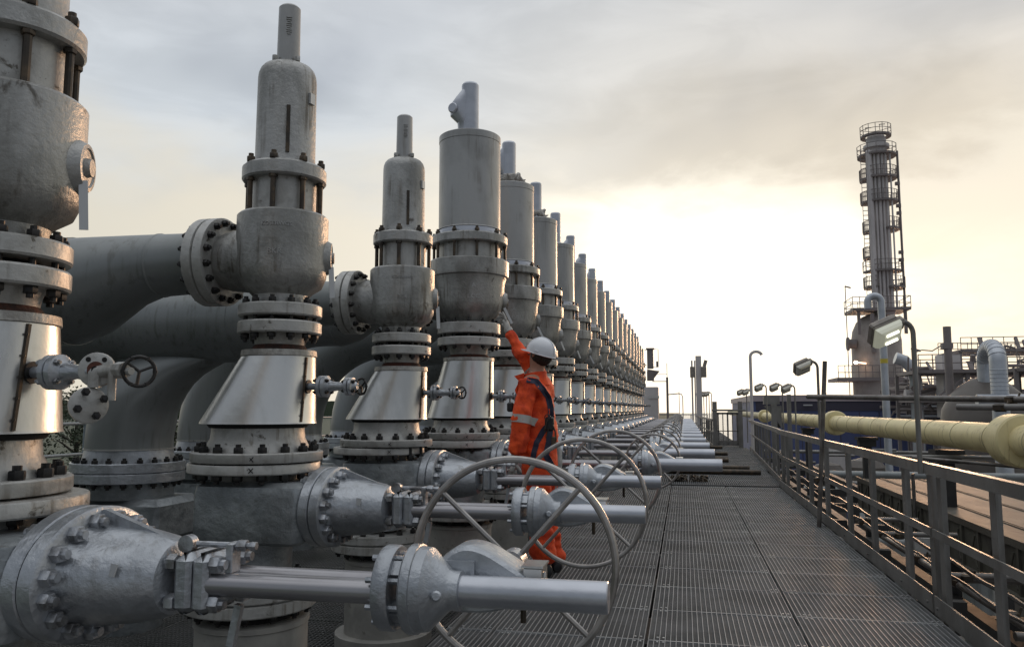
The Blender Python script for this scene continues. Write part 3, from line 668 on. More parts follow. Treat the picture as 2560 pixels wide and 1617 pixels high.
def header_valve():
    t = thing('isolation_valve', (0, 0, -.42), 'x', 'isolation valve'); off = (0, 0, -.42)
    b = MB(); b.lathe([(.706, .42), (.711, .425), (.776, .425), (.781, .42)], n=48); part('top_flange', b, M['silver'], t, off)
    b = MB(); b.lathe([(.58, .34), (.66, .35), (.712, .36)], n=40); b.box((.03, 0, .42), (.92, .60, .34), ch=.05); b.lathe([(-.5, .3), (.27, .3)], n=32); part('valve_body', b, M['block'], t, off)
    return t
def floor_sleeve(kind):
    t = thing('floor_sleeve', (0, 0, -.42), 'x', 'floor sleeve'); off = (0, 0, -.42); r = .285 if kind == 'A' else .30
    b = MB(); b.lathe([(-.41, r), (.165, r), (.170, r + .008), (.195, r + .008), (.20, r - .002), (.205, r - .04)], n=40); part('sleeve', b, M['sleeve'], t, off)
    b = MB(); b.lathe([(-.418, r + .065), (-.33, r + .065), (-.325, r + .05), (-.326, r)], n=40); part('base_collar', b, M['sleeve'], t, off)
    b = MB(); b.lathe([(.20, r - .05), (.235, r - .055), (.24, r - .08)], n=36); part('rubber_seal', b, M['gap'], t, off)
    return t
protos = {}
for kind in 'AB':
    for near in (True, False):
        if kind == 'A' and not near: continue
        rv = relief_valve(kind, near); rd, sh = reducer(kind, near); gv = gate_valve(kind, near, sh); dp = discharge(kind, near, -2.30 if kind == 'A' else -2.75)
        protos[kind, near] = [rv, rd, gv, dp, floor_sleeve(kind)]
bleedF = bleed_valve(True); bleedS = bleed_valve(False); hv = header_valve()
stacks = [('A', 2.22, -2.245), ('A', 3.95, -2.14), ('A', 5.70, -2.08)] + [('B', 7.47 + 1.82 * i, -2.035) for i in range(17)]
used = set()
def place(o, loc, label, group):
    c_ = copy_tree(o) if id(o) in used else o
    used.add(id(o)); c_.location = loc
    tag(c_, label, None, group); return c_
for i, (kind, y, x) in enumerate(stacks):
    near = i < 6; pr = protos[kind, near]; sh = -(P[kind]['clad'][3] - P[kind]['clad'][1])
    N = ORD[i]; look = {0: 'slim domed relief valve cut off by the left edge', 1: 'slim domed relief valve with tall capped stem, second stack from the left', 2: 'slim domed relief valve beside the first wide-can one'}
    rvl = look.get(i) or (('wide can relief valve lettered A LCC behind the raised glove' if i == 3 else 'wide can topped relief valve, %s stack counted from the camera' % N))
    o = place(pr[0], (x, y, pr[0].location.z), rvl, 'relief valves in one long row')
    place(pr[1], (x, y, pr[1].location.z), ('cone of shiny cladding under the %s relief valve' % N), 'clad reducers under the relief valves')
    gl = ('silver gate valve with the largest foreground handwheel' if i == 0 else 'silver gate valve with horizontal stem tube, %s from the camera' % N)
    gvo = place(pr[2], (x + (.07, -.015, -.05)[i] if i < 3 else x, y, -.1), gl, 'gate valves along the walkway')
    if i > 2:
        for ch in gvo.children:
            if ch.name.startswith('handwheel'): ch.rotation_euler.y = random.uniform(-.8, .8)
        for ch in o.children:
            if ch.name.startswith(('lift_lever', 'hanging_tag')) and i > 3: ch.rotation_euler.z = random.uniform(-.25, .2)
    if i < 13: place(pr[3], (x + (-2.30 if kind == 'A' else -2.75), y, .84), 'grey discharge pipe bending down from the %s relief valve' % N, 'discharge pipes behind the relief valves')
    if i < 13: place(hv, (x + (-2.30 if kind == 'A' else -2.75), y, -.42), 'blocky isolation valve under the elbow of the %s stack' % N, 'isolation valves under the elbows')
    if i < 12: place(pr[4], (x + sh, y, -.42), 'pale round floor sleeve under the %s stack' % N, 'floor sleeves under the stacks')
    zb = 1.395
    bl = bleedF if i == 0 else bleedS
    place(bl, (x + (.17 if kind == 'A' else .225), y - .03, zb), ('open ended bleed valve with black wheel on the nearest cone' if i == 0 else 'small flanged bleed valve on the cone of the %s stack' % N), 'bleed valves on the cladding cones')
for k, pr in protos.items():
    for o in pr: assert id(o) in used, (k, o.name)
# rags tied round two stems
def rag(x, y, z, r, label):
    b = MB(); rnd = random.Random(int(y * 10))
    pts = []
    for i in range(26):
        a = i * .9; pts.append(V((x + (r + rnd.uniform(0, .03)) * math.cos(a), y + (r + rnd.uniform(0, .03)) * math.sin(a), z + rnd.uniform(0, .13))))
    b.tube(pts, [rnd.uniform(.012, .036) for _ in pts], 6)
    for i in range(12):
        a = rnd.uniform(0, 6.3); p0 = V((x + r * math.cos(a), y + r * math.sin(a), z + .04)); b.tube([p0, p0 + V((math.cos(a) * .06, math.sin(a) * .06, .02)), p0 + V((math.cos(a) * .10, math.sin(a) * .1, -.03 + rnd.uniform(0, .08)))], [.024, .018, .006], 5)
    tag(lk('rag', b.mesh('rag', M['rag'])), label, 'rag', 'rags tied round the valve stems')
rag(-2.035, 9.29, 4.0, .11, 'white rag knotted round the stem on the fifth relief valve')
rag(-2.035, 11.11, 4.0, .10, 'white rag wound on the stem of the sixth relief valve')
# =================================================================== handrails on the right
def handrail(label, pts_posts, p0, p1, ht=.90, hm=.50, group='walkway handrail sections', heavy=.075):
    t = thing('handrail', (p0[0], p0[1], 0), label, 'handrail', group); off = (p0[0], p0[1], 0)
    a = V((p0[0], p0[1], 0)); b_ = V((p1[0], p1[1], 0)); d = (b_ - a).normalized(); sd_ = V((d.y, -d.x, 0))
    up = V((0, 0, 1))
    b = MB(); b.bar(a + up * ht, b_ + up * ht, .045, .070); part('top_rail', b, M['galv'], t, off, False)
    b = MB(); b.bar(a + up * hm + sd_ * .01, b_ + up * hm + sd_ * .01, .012, .050); part('mid_rail', b, M['galv'], t, off, False)
    b = MB(); b.bar(a + up * .06 + sd_ * -.0, b_ + up * .06, .010, .115); part('toe_plate', b, M['galv'], t, off, False)
    for y in pts_posts:
        k = (y - p0[1]) / (p1[1] - p0[1]); q = a.lerp(b_, k) + sd_ * .045
        b = MB(); R = Matrix((sd_, d, up)).transposed()
        b.box(q + up * .36, (.012, .092, 1.02), R); b.box(q + up * .36 + sd_ * .025 + d * .034, (.045, .010, 1.02), R)
        b.cyl(q + up * .05 - sd_ * .012 , q + up * .05 - sd_ * .06, .010, 6); part('post', b, M['galv'], t, off, False)
    return t
handrail('nearest handrail section running out of the right edge', [1.9, 2.75, 3.7, 4.62, 5.52], (1.51, 1.2), (1.51, 5.58))
handrail('long middle handrail section beside the scaffold pole', [5.72, 6.35, 7.43, 8.45, 9.7, 10.9, 12.1, 13.3, 13.88], (1.51, 5.62), (1.51, 13.9))
handrail('far handrail section leading up to the gate', [14.3, 15.4, 16.6, 17.8, 19.0, 20.2, 21.4, 22.6, 23.8, 25.0, 25.9], (1.55, 13.96), (1.98, 26.0))
handrail('distant handrail beyond the gate', [27.4, 29, 30.6, 32.2, 33.8, 35.4, 37, 38.6, 40.2], (.90, 27.1), (.55, 41))
# gate
t = thing('walkway_gate', (.98, 27, 0), 'small barred metal gate closing the end of the walkway', 'gate')
for x in (.98, 1.78):
    b = MB(); b.box((x, 27, .75), (.14, .14, 1.5)); part('gate_post', b, M['galv'], t, (.98, 27, 0), False)
b = MB()
for z in (.12, .55, 1.12): b.box((1.38, 27, z), (.66, .05, .07 if z < .2 or z > 1 else .03))
b.box((1.38, 27, .18), (.66, .03, .12))
for i in range(5): b.box((1.08 + i * .15, 27, .62), (.05 if i in (0, 2, 4) else .03, .05, 1.0))
part('barred_panel', b, M['galv'], t, (.98, 27, 0), False)
b = MB(); b.cyl((.9, 26.95, 1.22), (1.95, 26.95, 1.22), .035, 10); part('cross_tube', b, M['galv'], t, (.98, 27, 0))
# =================================================================== scaffold tubes
def couplers(b, pts, r=.024):
    for p in pts:
        p = V(p); b.box(p, (.075, .07, .06), Matrix.Rotation(.4, 3, 'Z'), ch=.012); b.cyl(p + V((.03, 0, -.03)), p + V((.06, 0, .05)), .008, 6)
def tubething(name, p0, p1, r, label, cat, group, m='scaf', cps=()):
    p0 = V(p0); t = thing(name, p0, label, cat, group)
    b = MB(); b.cyl(p0, p1, r, 14); part('tube', b, M[m], t, p0)
    for c_ in cps:
        b = MB(); couplers(b, [c_]); part('coupler', b, M['stud'], t, p0)
    return t
G = 'scaffold tubes round the handrail'
tubething('scaffold_pole', (1.41, 9.36, 0), (1.54, 9.36, 1.80), .024, 'upright scaffold pole standing on the grating by the rail', 'scaffold pole', G, cps=[(1.48, 9.37, 1.40), (1.43, 9.38, .50)])
tubething('scaffold_tube', (1.36, 9.45, 1.41), (2.62, 6.2, 1.335), .026, 'long level scaffold tube clamped across the upright pole', 'scaffold tube', G, cps=[(2.42, 6.7, 1.345)])
tubething('scaffold_tube', (2.0, 6.55, 1.29), (2.9, 5.5, 1.28), .024, 'pale level scaffold tube in front of the yellow pipe', 'scaffold tube', G, m='galv', cps=[(2.2, 6.3, 1.285), (2.66, 5.8, 1.28)])
tubething('scaffold_tube', (1.80, 2.2, .10), (1.80, 9.3, .08), .026, 'long scaffold ledger running just outside the toe plate', 'scaffold tube', G, cps=[(1.8, y, .10) for y in (3.4, 4.3, 5.2, 6.1, 7.0, 8.2, 9.0)])
k = 0
for y, x0, x1, z, lab in ((3.35, 1.72, 2.5, .16, 'short cross tube on the ledger at the lower right corner'), (4.45, 1.66, 2.25, .17, 'short cross tube under the mid rail near the white box'), (4.75, 1.66, 2.2, .10, 'lower of the paired short cross tubes by the white box'), (6.0, 1.7, 2.3, .16, 'short cross tube beside the third post from the right'), (6.3, 1.7, 2.35, .08, 'short cross tube lying under the girder side'), (7.7, 1.7, 2.3, .18, 'stub of scaffold tube near the lamp post foot'), (8.9, 1.7, 2.3, .15, 'stub of scaffold tube level with the upright pole')):
    tubething('scaffold_tube', (x0, y, z), (x1, y + .05, z), .024, lab, 'scaffold tube', G, cps=[(1.82, y, z - .01)])
tubething('scaffold_pole', (2.85, 11.2, -.6), (2.85, 11.2, .45), .022, 'short upright scaffold pole beside the trough end', 'scaffold pole', G)
tubething('scaffold_tube', (2.55, 10.0, .72), (3.9, 8.6, .66), .020, 'thin tube slanting under the yellow pipe', 'scaffold tube', G)
tubething('scaffold_tube', (2.5, 10.6, .70), (4.4, 10.6, .70), .022, 'level tube passing under the yellow pipe support', 'scaffold tube', G, m='galv')
# tubes lying on the grating under the valve stems
for a, b_, lab in (((.3, 15.95, .06), (.98, 15.9, .06), 'dark tube on the grating, nearer and shorter of the pair'), ((.3, 16.6, .06), (1.32, 16.7, .06), 'dark tube on the grating, farther and longer of the pair')): pass
for i, (y, x1, lab) in enumerate(((16.0, 1.40, 'dark loose tube on the grating, nearest and longest past the stem tube'), (17.1, 1.28, 'dark loose tube on the grating just behind the longest one'), (19.6, 1.0, 'short dark loose tube third along the grating'), (20.2, 1.02, 'short dark loose tube fourth along the grating'), (22.4, 1.12, 'short dark loose tube fifth along the grating'), (26.0, 1.15, 'farthest short dark loose tube on the grating'))):
    tubething('loose_tube', (-.9, y, .07), (x1, y, .07), .05, lab, 'loose tube', 'loose tubes laid on the grating', m='stud')
for i, x in enumerate((-.12, .22)):
    b = MB(); rnd = random.Random(3 + i)
    for k in range(26):
        p = V((x + rnd.uniform(-.13, .13), 14.4 + rnd.uniform(-.08, .08), rnd.uniform(.02, .09))); b.torus(p, rnd.uniform(.03, .055), .012, (rnd.uniform(-1, 1), rnd.uniform(-1, 1), rnd.uniform(-1, 1)), 10, 5)
    tag(lk('chain_heap', b.mesh('chain_heap', M['stud'])), ['left heap of dark chain on the grating under the stem tube', 'right heap of dark chain on the grating under the stem tube'][i], 'chain', 'chain heaps on the grating')
# =================================================================== cable trough / pipe rack girder on the right
t = thing('pipe_trough', (2.9, 2, -.4), 'long boarded trough with stained yellowish top beside the walkway', 'cable trough')
off = (2.9, 2, -.4)
b = MB(); b.box((3.95, 8.8, .055), (2.1, 12.4, .03))
for x in (2.96, 3.3, 3.34, 3.9, 3.94, 4.5, 4.54, 4.96): b.box((x, 8.8, .075), (.018, 12.4, .012))
part('top_board', b, M['board'], t, off, False)
b = MB(); b.box((2.905, 8.8, .07), (.035, 12.44, .07)); b.box((5.0, 8.8, .07), (.035, 12.44, .07)); part('top_edge', b, M['board'], t, off, False)
b = MB(); b.box((2.93, 8.8, -.18), (.03, 12.4, .44))
for i in range(25): y = 2.6 + i * .5; b.box((2.905, y, -.18), (.03, .045, .44)); b.tube([V((2.90, y + .1, -.02)), V((2.89, y + .16, -.16)), V((2.90, y + .14, -.24)), V((2.9, y + .06, -.34))], .010, 5); b.box((2.91, y + .25, -.2), (.012, .4, .012))
b.box((2.91, 8.8, -.40), (.08, 12.4, .03)); part('side_panel', b, M['girder'], t, off, False)
b = MB(); b.box((5.0, 8.8, -.18), (.03, 12.4, .44)); part('far_panel', b, M['girder'], t, off, False)
# lower pipes and beams seen through the rail
t = thing('pipe_rack', (2.4, 2, -2.5), 'dark steel pipe rack frame seen low through the handrail', 'pipe rack')
b = MB()
for y in range(3, 46, 4):
    b.box((4.2, y, -1.35), (2.4, .16, .22))
    for x in (3.1, 5.2): b.box((x, y + .2, -5.2), (.2, .2, 7.9))
for x in (3.15, 4.9): b.box((x, 24, -1.08), (.16, 44, .2))
part('frame', b, M['dark'], t, (2.4, 2, -2.5), False)
b = MB(); b.box((2.12, 5.15, .06), (.20, .22, .12), ch=.01); tag(lk('junction_box', b.mesh('junction_box', M['helmet'])), 'small white box on the scaffold outside the handrail', 'box', 'small boxes outside the rail')
b = MB(); b.box((2.15, 8.3, .02), (.20, .3, .16), ch=.01); tag(lk('junction_box', b.mesh('junction_box', M['flange'])), 'grey box beyond the handrail near the upright scaffold pole', 'box', 'small boxes outside the rail')
# =================================================================== yellow insulated pipe
t = thing('yellow_pipe', (3.2, 5, .96), 'long yellow insulated pipe running beside the walkway to the distance', 'insulated pipe'); off = (3.2, 5, .96)
X0, Z0, R0 = 3.2, .965, .160
b = MB(); b.cyl((X0, 4.0, Z0), (X0, 34, Z0), R0, 40); part('insulation', b, M['yellow'], t, off)
b = MB(); b.cyl((X0, 34, Z0 + .0), (X0, 60, Z0), R0 * .9, 24); part('insulation', b, M['yellowpale'], t, off)
for y in (8.75, 18.5, 34):
    b = MB(); b.lathe([(-.19, R0 + .005), (-.17, .245), (-.15, .26), (.15, .26), (.17, .245), (.19, R0 + .005)], 'y', (X0, y, Z0), 40); part('flange_cover', b, M['yellow'], t, off)
y = 6.2
for i in range(26):
    if min(abs(y - q) for q in (8.75, 18.5)) > .25:
        b = MB(); b.lathe([(-.008, R0 - .001), (-.006, R0 + .005), (.006, R0 + .005), (.008, R0 - .001)], 'y', (X0, y, Z0), 40); part('insulation_band', b, M['yellowpale'], t, off)
    y += 1.02
for i, y in enumerate((11.0, 15.5, 22.5, 30)):
    s = thing('pipe_support', (X0, y, -.4), 'dark stanchion carrying the yellow pipe, %s of four' % ['nearest', 'second', 'third', 'farthest'][i], 'pipe support', 'stanchions under the yellow pipe'); o2 = (X0, y, -.4)
    b = MB(); b.box((X0, y, .74), (.34, .30, .05)); b.box((X0, y, .66), (.28, .22, .12)); part('shoe', b, M['dark'], s, o2, False)
    b = MB(); b.box((X0, y, -.3), (.14, .14, 1.8)); part('post', b, M['dark'], s, o2, False)
# sirens / brackets at the far right
t = thing('bracket_frame', (2.35, 22.5, -.2), 'grey angled bracket frame holding equipment in front of the pipe', 'equipment bracket'); o2 = (2.35, 22.5, -.2)
b = MB(); b.box((2.35, 22.4, .55), (.14, .12, 1.9)); b.box((2.75, 22.5, .7), (.10, .10, 1.9)); part('upright', b, M['galv'], t, o2, False)
b = MB(); b.prism([V((2.1, 22.4, 1.35)), V((2.55, 22.4, 1.35)), V((2.55, 22.4, .75)), V((2.4, 22.4, 1.0))][::-1], (0, .2, 0)); b.box((2.3, 22.5, 1.5), (.4, .3, .22)); part('hood', b, M['galv'], t, o2, False)
# =================================================================== floodlights
def floodlight(x, y, z0, zt, lit, label, s=1.0, face=(-1, -.35), m='galv'):
    t = thing('floodlight', (x, y, z0), label, 'floodlight', 'floodlights along the handrail'); off = (x, y, z0)
    f = V((face[0], face[1], 0)).normalized(); H = zt
    pts = [V((x, y, z0)), V((x, y, H - .09 * s))]
    for i in range(1, 8):
        a = PI / 2 * i / 7 * 1.25; pts.append(V((x, y, H - .09 * s)) + f * (.07 * s * (1 - math.cos(a))) + V((0, 0, .08 * s * math.sin(a))))
    b = MB(); b.tube(pts, .0165 * max(s, .9), 12); part('pole', b, M[m], t, off)
    e = pts[-1]; d = (f + V((0, 0, -.42))).normalized(); nn_ = V((-.30, -.62, -.70)); nn_ = (nn_ - d * nn_.dot(d)).normalized(); up = -nn_; sd_ = d.cross(up)
    R = Matrix((d, -sd_, up)).transposed()
    c_ = e + d * .115 * s + V((0, 0, -.02 * s))
    b = MB(); b.box(c_ + up * .03 * s, (.20 * s, .17 * s, .065 * s), R, ch=.018 * s); b.box(e + d * .01, (.07 * s, .09 * s, .07 * s), R, ch=.015 * s); hd = part('housing', b, M['lampbody'], t, off, False)
    b = MB()
    rings = []
    for q, k in ((.0, 1.0), (.03, .97), (.052, .84), (.062, .60)):
        cc = c_ - up * (q * s + .003); rings.append((cc, d * .098 * s * k * 1.25, -sd_ * .078 * s * k * 1.25))
    b0_ = len(b.v)
    ids = []
    for cc, u, v in rings: ids.append(b.ring(cc, u * 1.13, v * 1.13, 4, PI / 4))
    for k in range(3):
        for i in range(4): j = (i + 1) % 4; b.f.append((ids[k] + i, ids[k + 1] + i, ids[k + 1] + j, ids[k] + j))
    b.f.append(tuple(ids[3] + i for i in range(3, -1, -1)))
    part('lens', b, M['lampglass' if lit else 'lampoff'], hd, off, False)
    for q in (-.035, .035):
        b = MB(); b.cyl(c_ - up * .066 * s - d * .045 * s + sd_ * q * s, c_ - up * .066 * s + d * .045 * s + sd_ * q * s, .011 * s, 10); part('bulb', b, M['bulb' if lit else 'lampbody'], hd, off)
    b = MB(); 
    for i in range(4): b.cyl(b.v and rings[0][0] or rings[0][0], rings[0][0], .001, 3) if False else None
    u, v = rings[0][1] * 1.16, rings[0][2] * 1.16; c0 = rings[0][0]
    cs = [c0 + (u * math.cos(PI / 4 + i * PI / 2) + v * math.sin(PI / 4 + i * PI / 2)) for i in range(4)]
    for i in range(4): b.cyl(cs[i], cs[(i + 1) % 4], .006 * s, 6)
    part('lens_frame', b, M['lampbody'], hd, off)
    b = MB(); b.cyl(c_ + up * .02, c_ + up * .09 * s, .009 * s, 8); part('junction_knob', b, M['stud'], hd, off)
    return t
floodlight(1.345, 5.12, .90, 1.80, True, 'large lit floodlight in front of the tall column', .88)
floodlight(1.56, 10.0, .88, 1.84, False, 'smaller floodlight left of the upright scaffold pole', .95)
for i, (x, y, zt) in enumerate(((1.86, 19.2, 1.82), (2.05, 17.8, 1.79), (2.16, 16.7, 1.74))):
    floodlight(x, y, .2, zt, False, 'small floodlight over the blue building, %s of three' % ['left', 'middle', 'right'][i], .9)
for i, (x, y) in enumerate(((1.95, 26.4), (2.08, 26.0))):
    floodlight(x, y, .2, 1.86, False, 'tiny floodlight beside the hooked pole, %s one' % ['left', 'right'][i], 1.0)
for i, (x, y) in enumerate(((.95, 40), (1.08, 40), (1.2, 40), (1.3, 39.5))):
    floodlight(x, y, 0, 2.05, False, 'tiny far floodlight right of the post with boxes, %s of four' % ['first', 'second', 'third', 'fourth'][i], 1.2)
t = thing('hooked_pole', (1.95, 24.5, 0), 'tall thin vent pole with hooked top behind the gate', 'vent pole')
pts = [V((1.95, 24.5, 0)), V((1.95, 24.5, 2.80))]
for i in range(1, 10): a = PI * i / 10; pts.append(V((1.95 + .17 * (1 - math.cos(a)), 24.5, 2.80 + .15 * math.sin(a))))
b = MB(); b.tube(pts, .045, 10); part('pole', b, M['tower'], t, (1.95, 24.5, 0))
# =================================================================== far end equipment on the deck
t = thing('box_post', (.62, 38, 0), 'upright post carrying two junction boxes and a thin antenna', 'equipment post'); o2 = (.62, 38, 0)
b = MB(); b.box((.70, 38, 1.9), (.26, .2, 3.6)); b.box((.40, 38.1, 1.8), (.08, .1, 3.4)); b.box((.53, 38.1, 1.8), (.06, .1, 3.4)); part('post', b, M['tower'], t, o2, False)
b = MB(); b.box((.43, 37.9, 2.95), (.24, .2, .50), ch=.01); part('junction_box', b, M['lampbody'], t, o2, False)
b = MB(); b.box((.93, 37.9, 2.95), (.24, .2, .50), ch=.01); part('junction_box', b, M['lampbody'], t, o2, False)
b = MB(); b.cyl((.60, 38, 3.6), (.60, 38, 6.0), .004, 6); part('antenna', b, M['tower'], t, o2)
b = MB(); b.box((1.0, 38, 3.35), (.16, .2, .30), Matrix.Rotation(.3, 3, 'Y')); part('speaker_horn', b, M['lampbody'], t, o2, False)
t = thing('actuated_valve', (-1.73, 42, 0), 'tall actuated valve on a square block at the end of the row', 'actuated valve'); o2 = (-1.73, 42, 0)
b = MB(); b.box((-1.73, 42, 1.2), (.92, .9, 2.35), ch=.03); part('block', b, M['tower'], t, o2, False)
b = MB(); b.box((-1.66, 42, 2.95), (.36, .3, .5)); b.prism([V((-1.83, 41.9, 3.3)), V((-1.2, 41.9, 3.2)), V((-1.55, 41.9, 2.75)), V((-1.8, 41.9, 2.7))][::-1], (0, .3, 0)); part('yoke', b, M['steelfar'], t, o2, False)
b = MB(); b.box((-1.66, 42, 3.85), (.32, .3, 1.05)); b.box((-1.66, 42, 4.36), (.42, .4, .07)); part('cylinder', b, M['steelfar'], t, o2, False)
b = MB(); b.tube([V((-1.85, 41.9, 4.3)), V((-2.1, 41.9, 4.25)), V((-2.1, 41.9, 3.6)), V((-1.85, 41.9, 3.5))], .02, 6); b.tube([V((-1.45, 41.9, 4.33)), V((-1.25, 41.9, 4.33)), V((-1.25, 41.9, 3.4)), V((-1.5, 41.9, 3.4))], .02, 6); b.box((-2.0, 41.9, 3.5), (.16, .1, .25)); b.box((-1.3, 41.9, 3.55), (.12, .1, .3)); part('tubing', b, M['steelfar'], t, o2)
b = MB(); b.box((-1.5, 41.5, 1.85), (.55, .02, .12)); part('sign', b, M['tag'], t, o2, False)
t = thing('frame_post', (-.78, 40, 0), 'slim bracketed frame post right of the actuated valve', 'post'); o2 = (-.78, 40, 0)
b = MB(); b.box((-.78, 40, 1.4), (.11, .1, 2.8)); b.box((-.78, 40, 3.1), (.03, .03, .8)); b.bar(V((-.78, 40, 2.6)), V((-1.5, 40, 2.6)), .04, .04); b.bar(V((-.78, 40, 2.95)), V((-1.4, 40, 2.97)), .02, .02); b.bar(V((-.78, 40, 1.95)), V((-.25, 40, 2.0)), .05, .05); b.tube([V((-.3, 40, 2)), V((-.12, 40, 1.98)), V((-.05, 40, 1.85)), V((-.05, 40, .6))], .025, 6); b.box((-.22, 40, 1.3), (.03, .03, 1.6)); part('frame', b, M['steelfar'], t, o2, False)
# gantry of the far valve platform
t = thing('end_guard_rail', (-4.2, 44, 0), 'low far guard rail closing the end of the valve deck', 'guard rail'); b = MB()
for z in (.5, .95): b.cyl((-3, 44, z), (1.2, 44, z), .025, 8)
for i in range(6): b.cyl((-3 + i * .84, 44, 0), (-3 + i * .84, 44, .95), .025, 8)
part('rails', b, M['galv'], t, (-4.2, 44, 0))
# =================================================================== refinery background on the right
def ringrail(b, c, r, z, h=1.1, a0=0, a1=2 * PI, n=20, t_=.05, squash=1.0):
    for zz in (z + h, z + h * .55):
        pts = [V((c[0] + r * math.cos(a0 + (a1 - a0) * i / n), c[1] + r * squash * math.sin(a0 + (a1 - a0) * i / n), zz)) for i in range(n + 1)]
        b.tube(pts, t_, 5)
    for i in range(n + 1):
        a = a0 + (a1 - a0) * i / n; p_ = V((c[0] + r * math.cos(a), c[1] + r * math.sin(a), z)); b.cyl(p_, p_ + V((0, 0, h)), t_, 5)
TX, TY = 20.6, 90
t = thing('column_tower', (TX, TY, -9), 'tall slim refinery column with ringed platforms above the handrail', 'refinery column'); off = (TX, TY, -9)
cx = TX + .35
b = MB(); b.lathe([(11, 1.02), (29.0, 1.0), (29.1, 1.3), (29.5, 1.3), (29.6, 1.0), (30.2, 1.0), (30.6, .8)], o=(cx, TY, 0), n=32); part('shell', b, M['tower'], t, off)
b = MB(); b.lathe([(-9, 2.45), (8.4, 2.45), (9.4, 2.3), (10.3, 1.9), (10.9, 1.3), (11.2, .6)], o=(TX - .6, TY, 0), n=36); part('lower_vessel', b, M['vesseltan'], t, off)
for dx_, r in ((-1.15, .32), (-.6, .12), (-.22, .16), (.15, .11), (.5, .11), (.95, .09)):
    b = MB(); b.cyl((cx + dx_ + .05, TY - 1.25, 11.5), (cx + dx_ + .05, TY - 1.25, 30.2 if dx_ < -1.2 else 28.4), r, 12); b.sphere((cx + dx_ + .05, TY - 1.25, 30.2 if dx_ < -1.2 else 28.4), r, 12); part('riser_pipe', b, M['tower'], t, off)
plats = [(30.9, 1.9, 0, 6.28), (28.7, 2.4, 0, 6.28), (26.2, 2.3, -2.2, .9), (23.6, 2.3, -2.2, .9), (20.6, 2.3, -1.3, 1.0), (16.1, 2.3, -3.3, .6), (14.3, 2.6, -1.4, 1.0), (26.1, 2.2, 2.6, 4.0), (23.6, 2.2, 2.6, 4.0), (20.4, 2.1, 2.6, 4.0), (17.6, 2.2, 2.6, 4.0), (14.4, 2.3, 2.6, 4.2)]
for z, r, a0, a1 in plats:
    r *= .82; z = z - .4; f = MB(); n = 16; A0 = [a0 + (a1 - a0) * i / n for i in range(n + 1)]
    f.prism([V((cx + 1.1 * math.cos(a), TY + 1.1 * math.sin(a), z - .12)) for a in A0] + [V((cx + r * math.cos(a), TY + r * math.sin(a), z - .12)) for a in reversed(A0)], (0, 0, .2))
    pl = part('platform', f, M['steelfar'], t, off, False)
    b = MB(); ringrail(b, (cx, TY), r, z, 1.1, a0, a1, 14, .035); part('rail', b, M['steelfar'], pl, off)
b = MB(); b.box((TX - .4, TY, 11.5), (5.6, 4.6, .3)); pl = part('platform', b, M['steelfar'], t, off, False)
b = MB()
for z in (12.1, 12.8):
    for yy in (-2.2, 2.2): b.cyl((TX - 3.2, TY + yy, z), (TX + 2.4, TY + yy, z), .04, 5)
    for xx in (-3.2, 2.4): b.cyl((TX + xx, TY - 2.2, z), (TX + xx, TY + 2.2, z), .04, 5)
for i in range(9):
    for yy in (-2.2, 2.2): b.cyl((TX - 3.2 + i * .7, TY + yy, 11.5), (TX - 3.2 + i * .7, TY + yy, 12.8), .04, 5)
part('rail', b, M['steelfar'], pl, off)
for xx in (-2.6, 1.9): b = MB(); b.box((TX + xx, TY - 1.9, 10.2), (.28, .28, 2.6)); part('leg', b, M['steelfar'], t, off, False)
b = MB(); b.box((TX - 1.4, TY - 2.4, 9.0), (.35, .3, 4)); part('leg', b, M['steelfar'], t, off, False)
b = MB(); b.box((TX - 1.4, TY, 4.25), (7.4, 5.6, .35)); pl = part('platform', b, M['steelfar'], t, off, False)
b = MB()
for z in (4.95, 5.65): b.cyl((TX - 5.0, TY - 2.8, z), (TX + 2.3, TY - 2.8, z), .04, 5)
for i in range(12): b.cyl((TX - 5.0 + i * .66, TY - 2.8, 4.3), (TX - 5.0 + i * .66, TY - 2.8, 5.65), .04, 5)
part('rail', b, M['steelfar'], pl, off)
b = MB(); b.sphere((17.35, 87.3, 5.96), .2, 10); b.cyl((17.35, 87.3, 5.96), (18.6, 88.2, 5.9), .05, 6); part('sun_glint', b, M['glintglow'], t, off)  # glowing ball and arm added in place of a sun glint
b = MB(); b.cyl((TX - 3.6, TY - 1, 8.0), (TX - 2.8, TY - 1, 8.0), .5, 14); b.lathe([(0, .7), (.2, .7)], 'x', (TX - 3.7, TY - 1, 8.0), 16); part('manway', b, M['steelfar'], t, off)
b = MB()
for z in range(12, 29):
    b.box((cx - 1.75, TY - 1.7, z), (.5, .06, .06)); b.box((cx - 1.75, TY - 1.7, z + .5), (.5, .06, .06))
b.box((cx - 2.0, TY - 1.7, 20), (.05, .05, 17)); b.box((cx - 1.5, TY - 1.7, 20), (.05, .05, 17)); part('ladder', b, M['steelfar'], t, off, False)
b = MB(); b.cyl((cx + 1.9, TY - .6, 11.5), (cx + 1.9, TY - .6, 28.6), .12, 8)
for z in (14.2, 16.8, 17.6, 21.8, 22.6, 25.0): b.box((cx + 1.75, TY - .7, z), (.45, .3, .35))
part('side_pipe', b, M['steelfar'], t, off)
b = MB()
for x, z in ((-1.2, 30.7), (.2, 31.0)): b.cyl((cx + x, TY - 1, 30.9), (cx + x, TY - 1, z + .5), .03, 5); b.box((cx + x + .25, TY - 1, z + .5), (.6, .1, .06))
part('lamp_bracket', b, M['steelfar'], t, off)
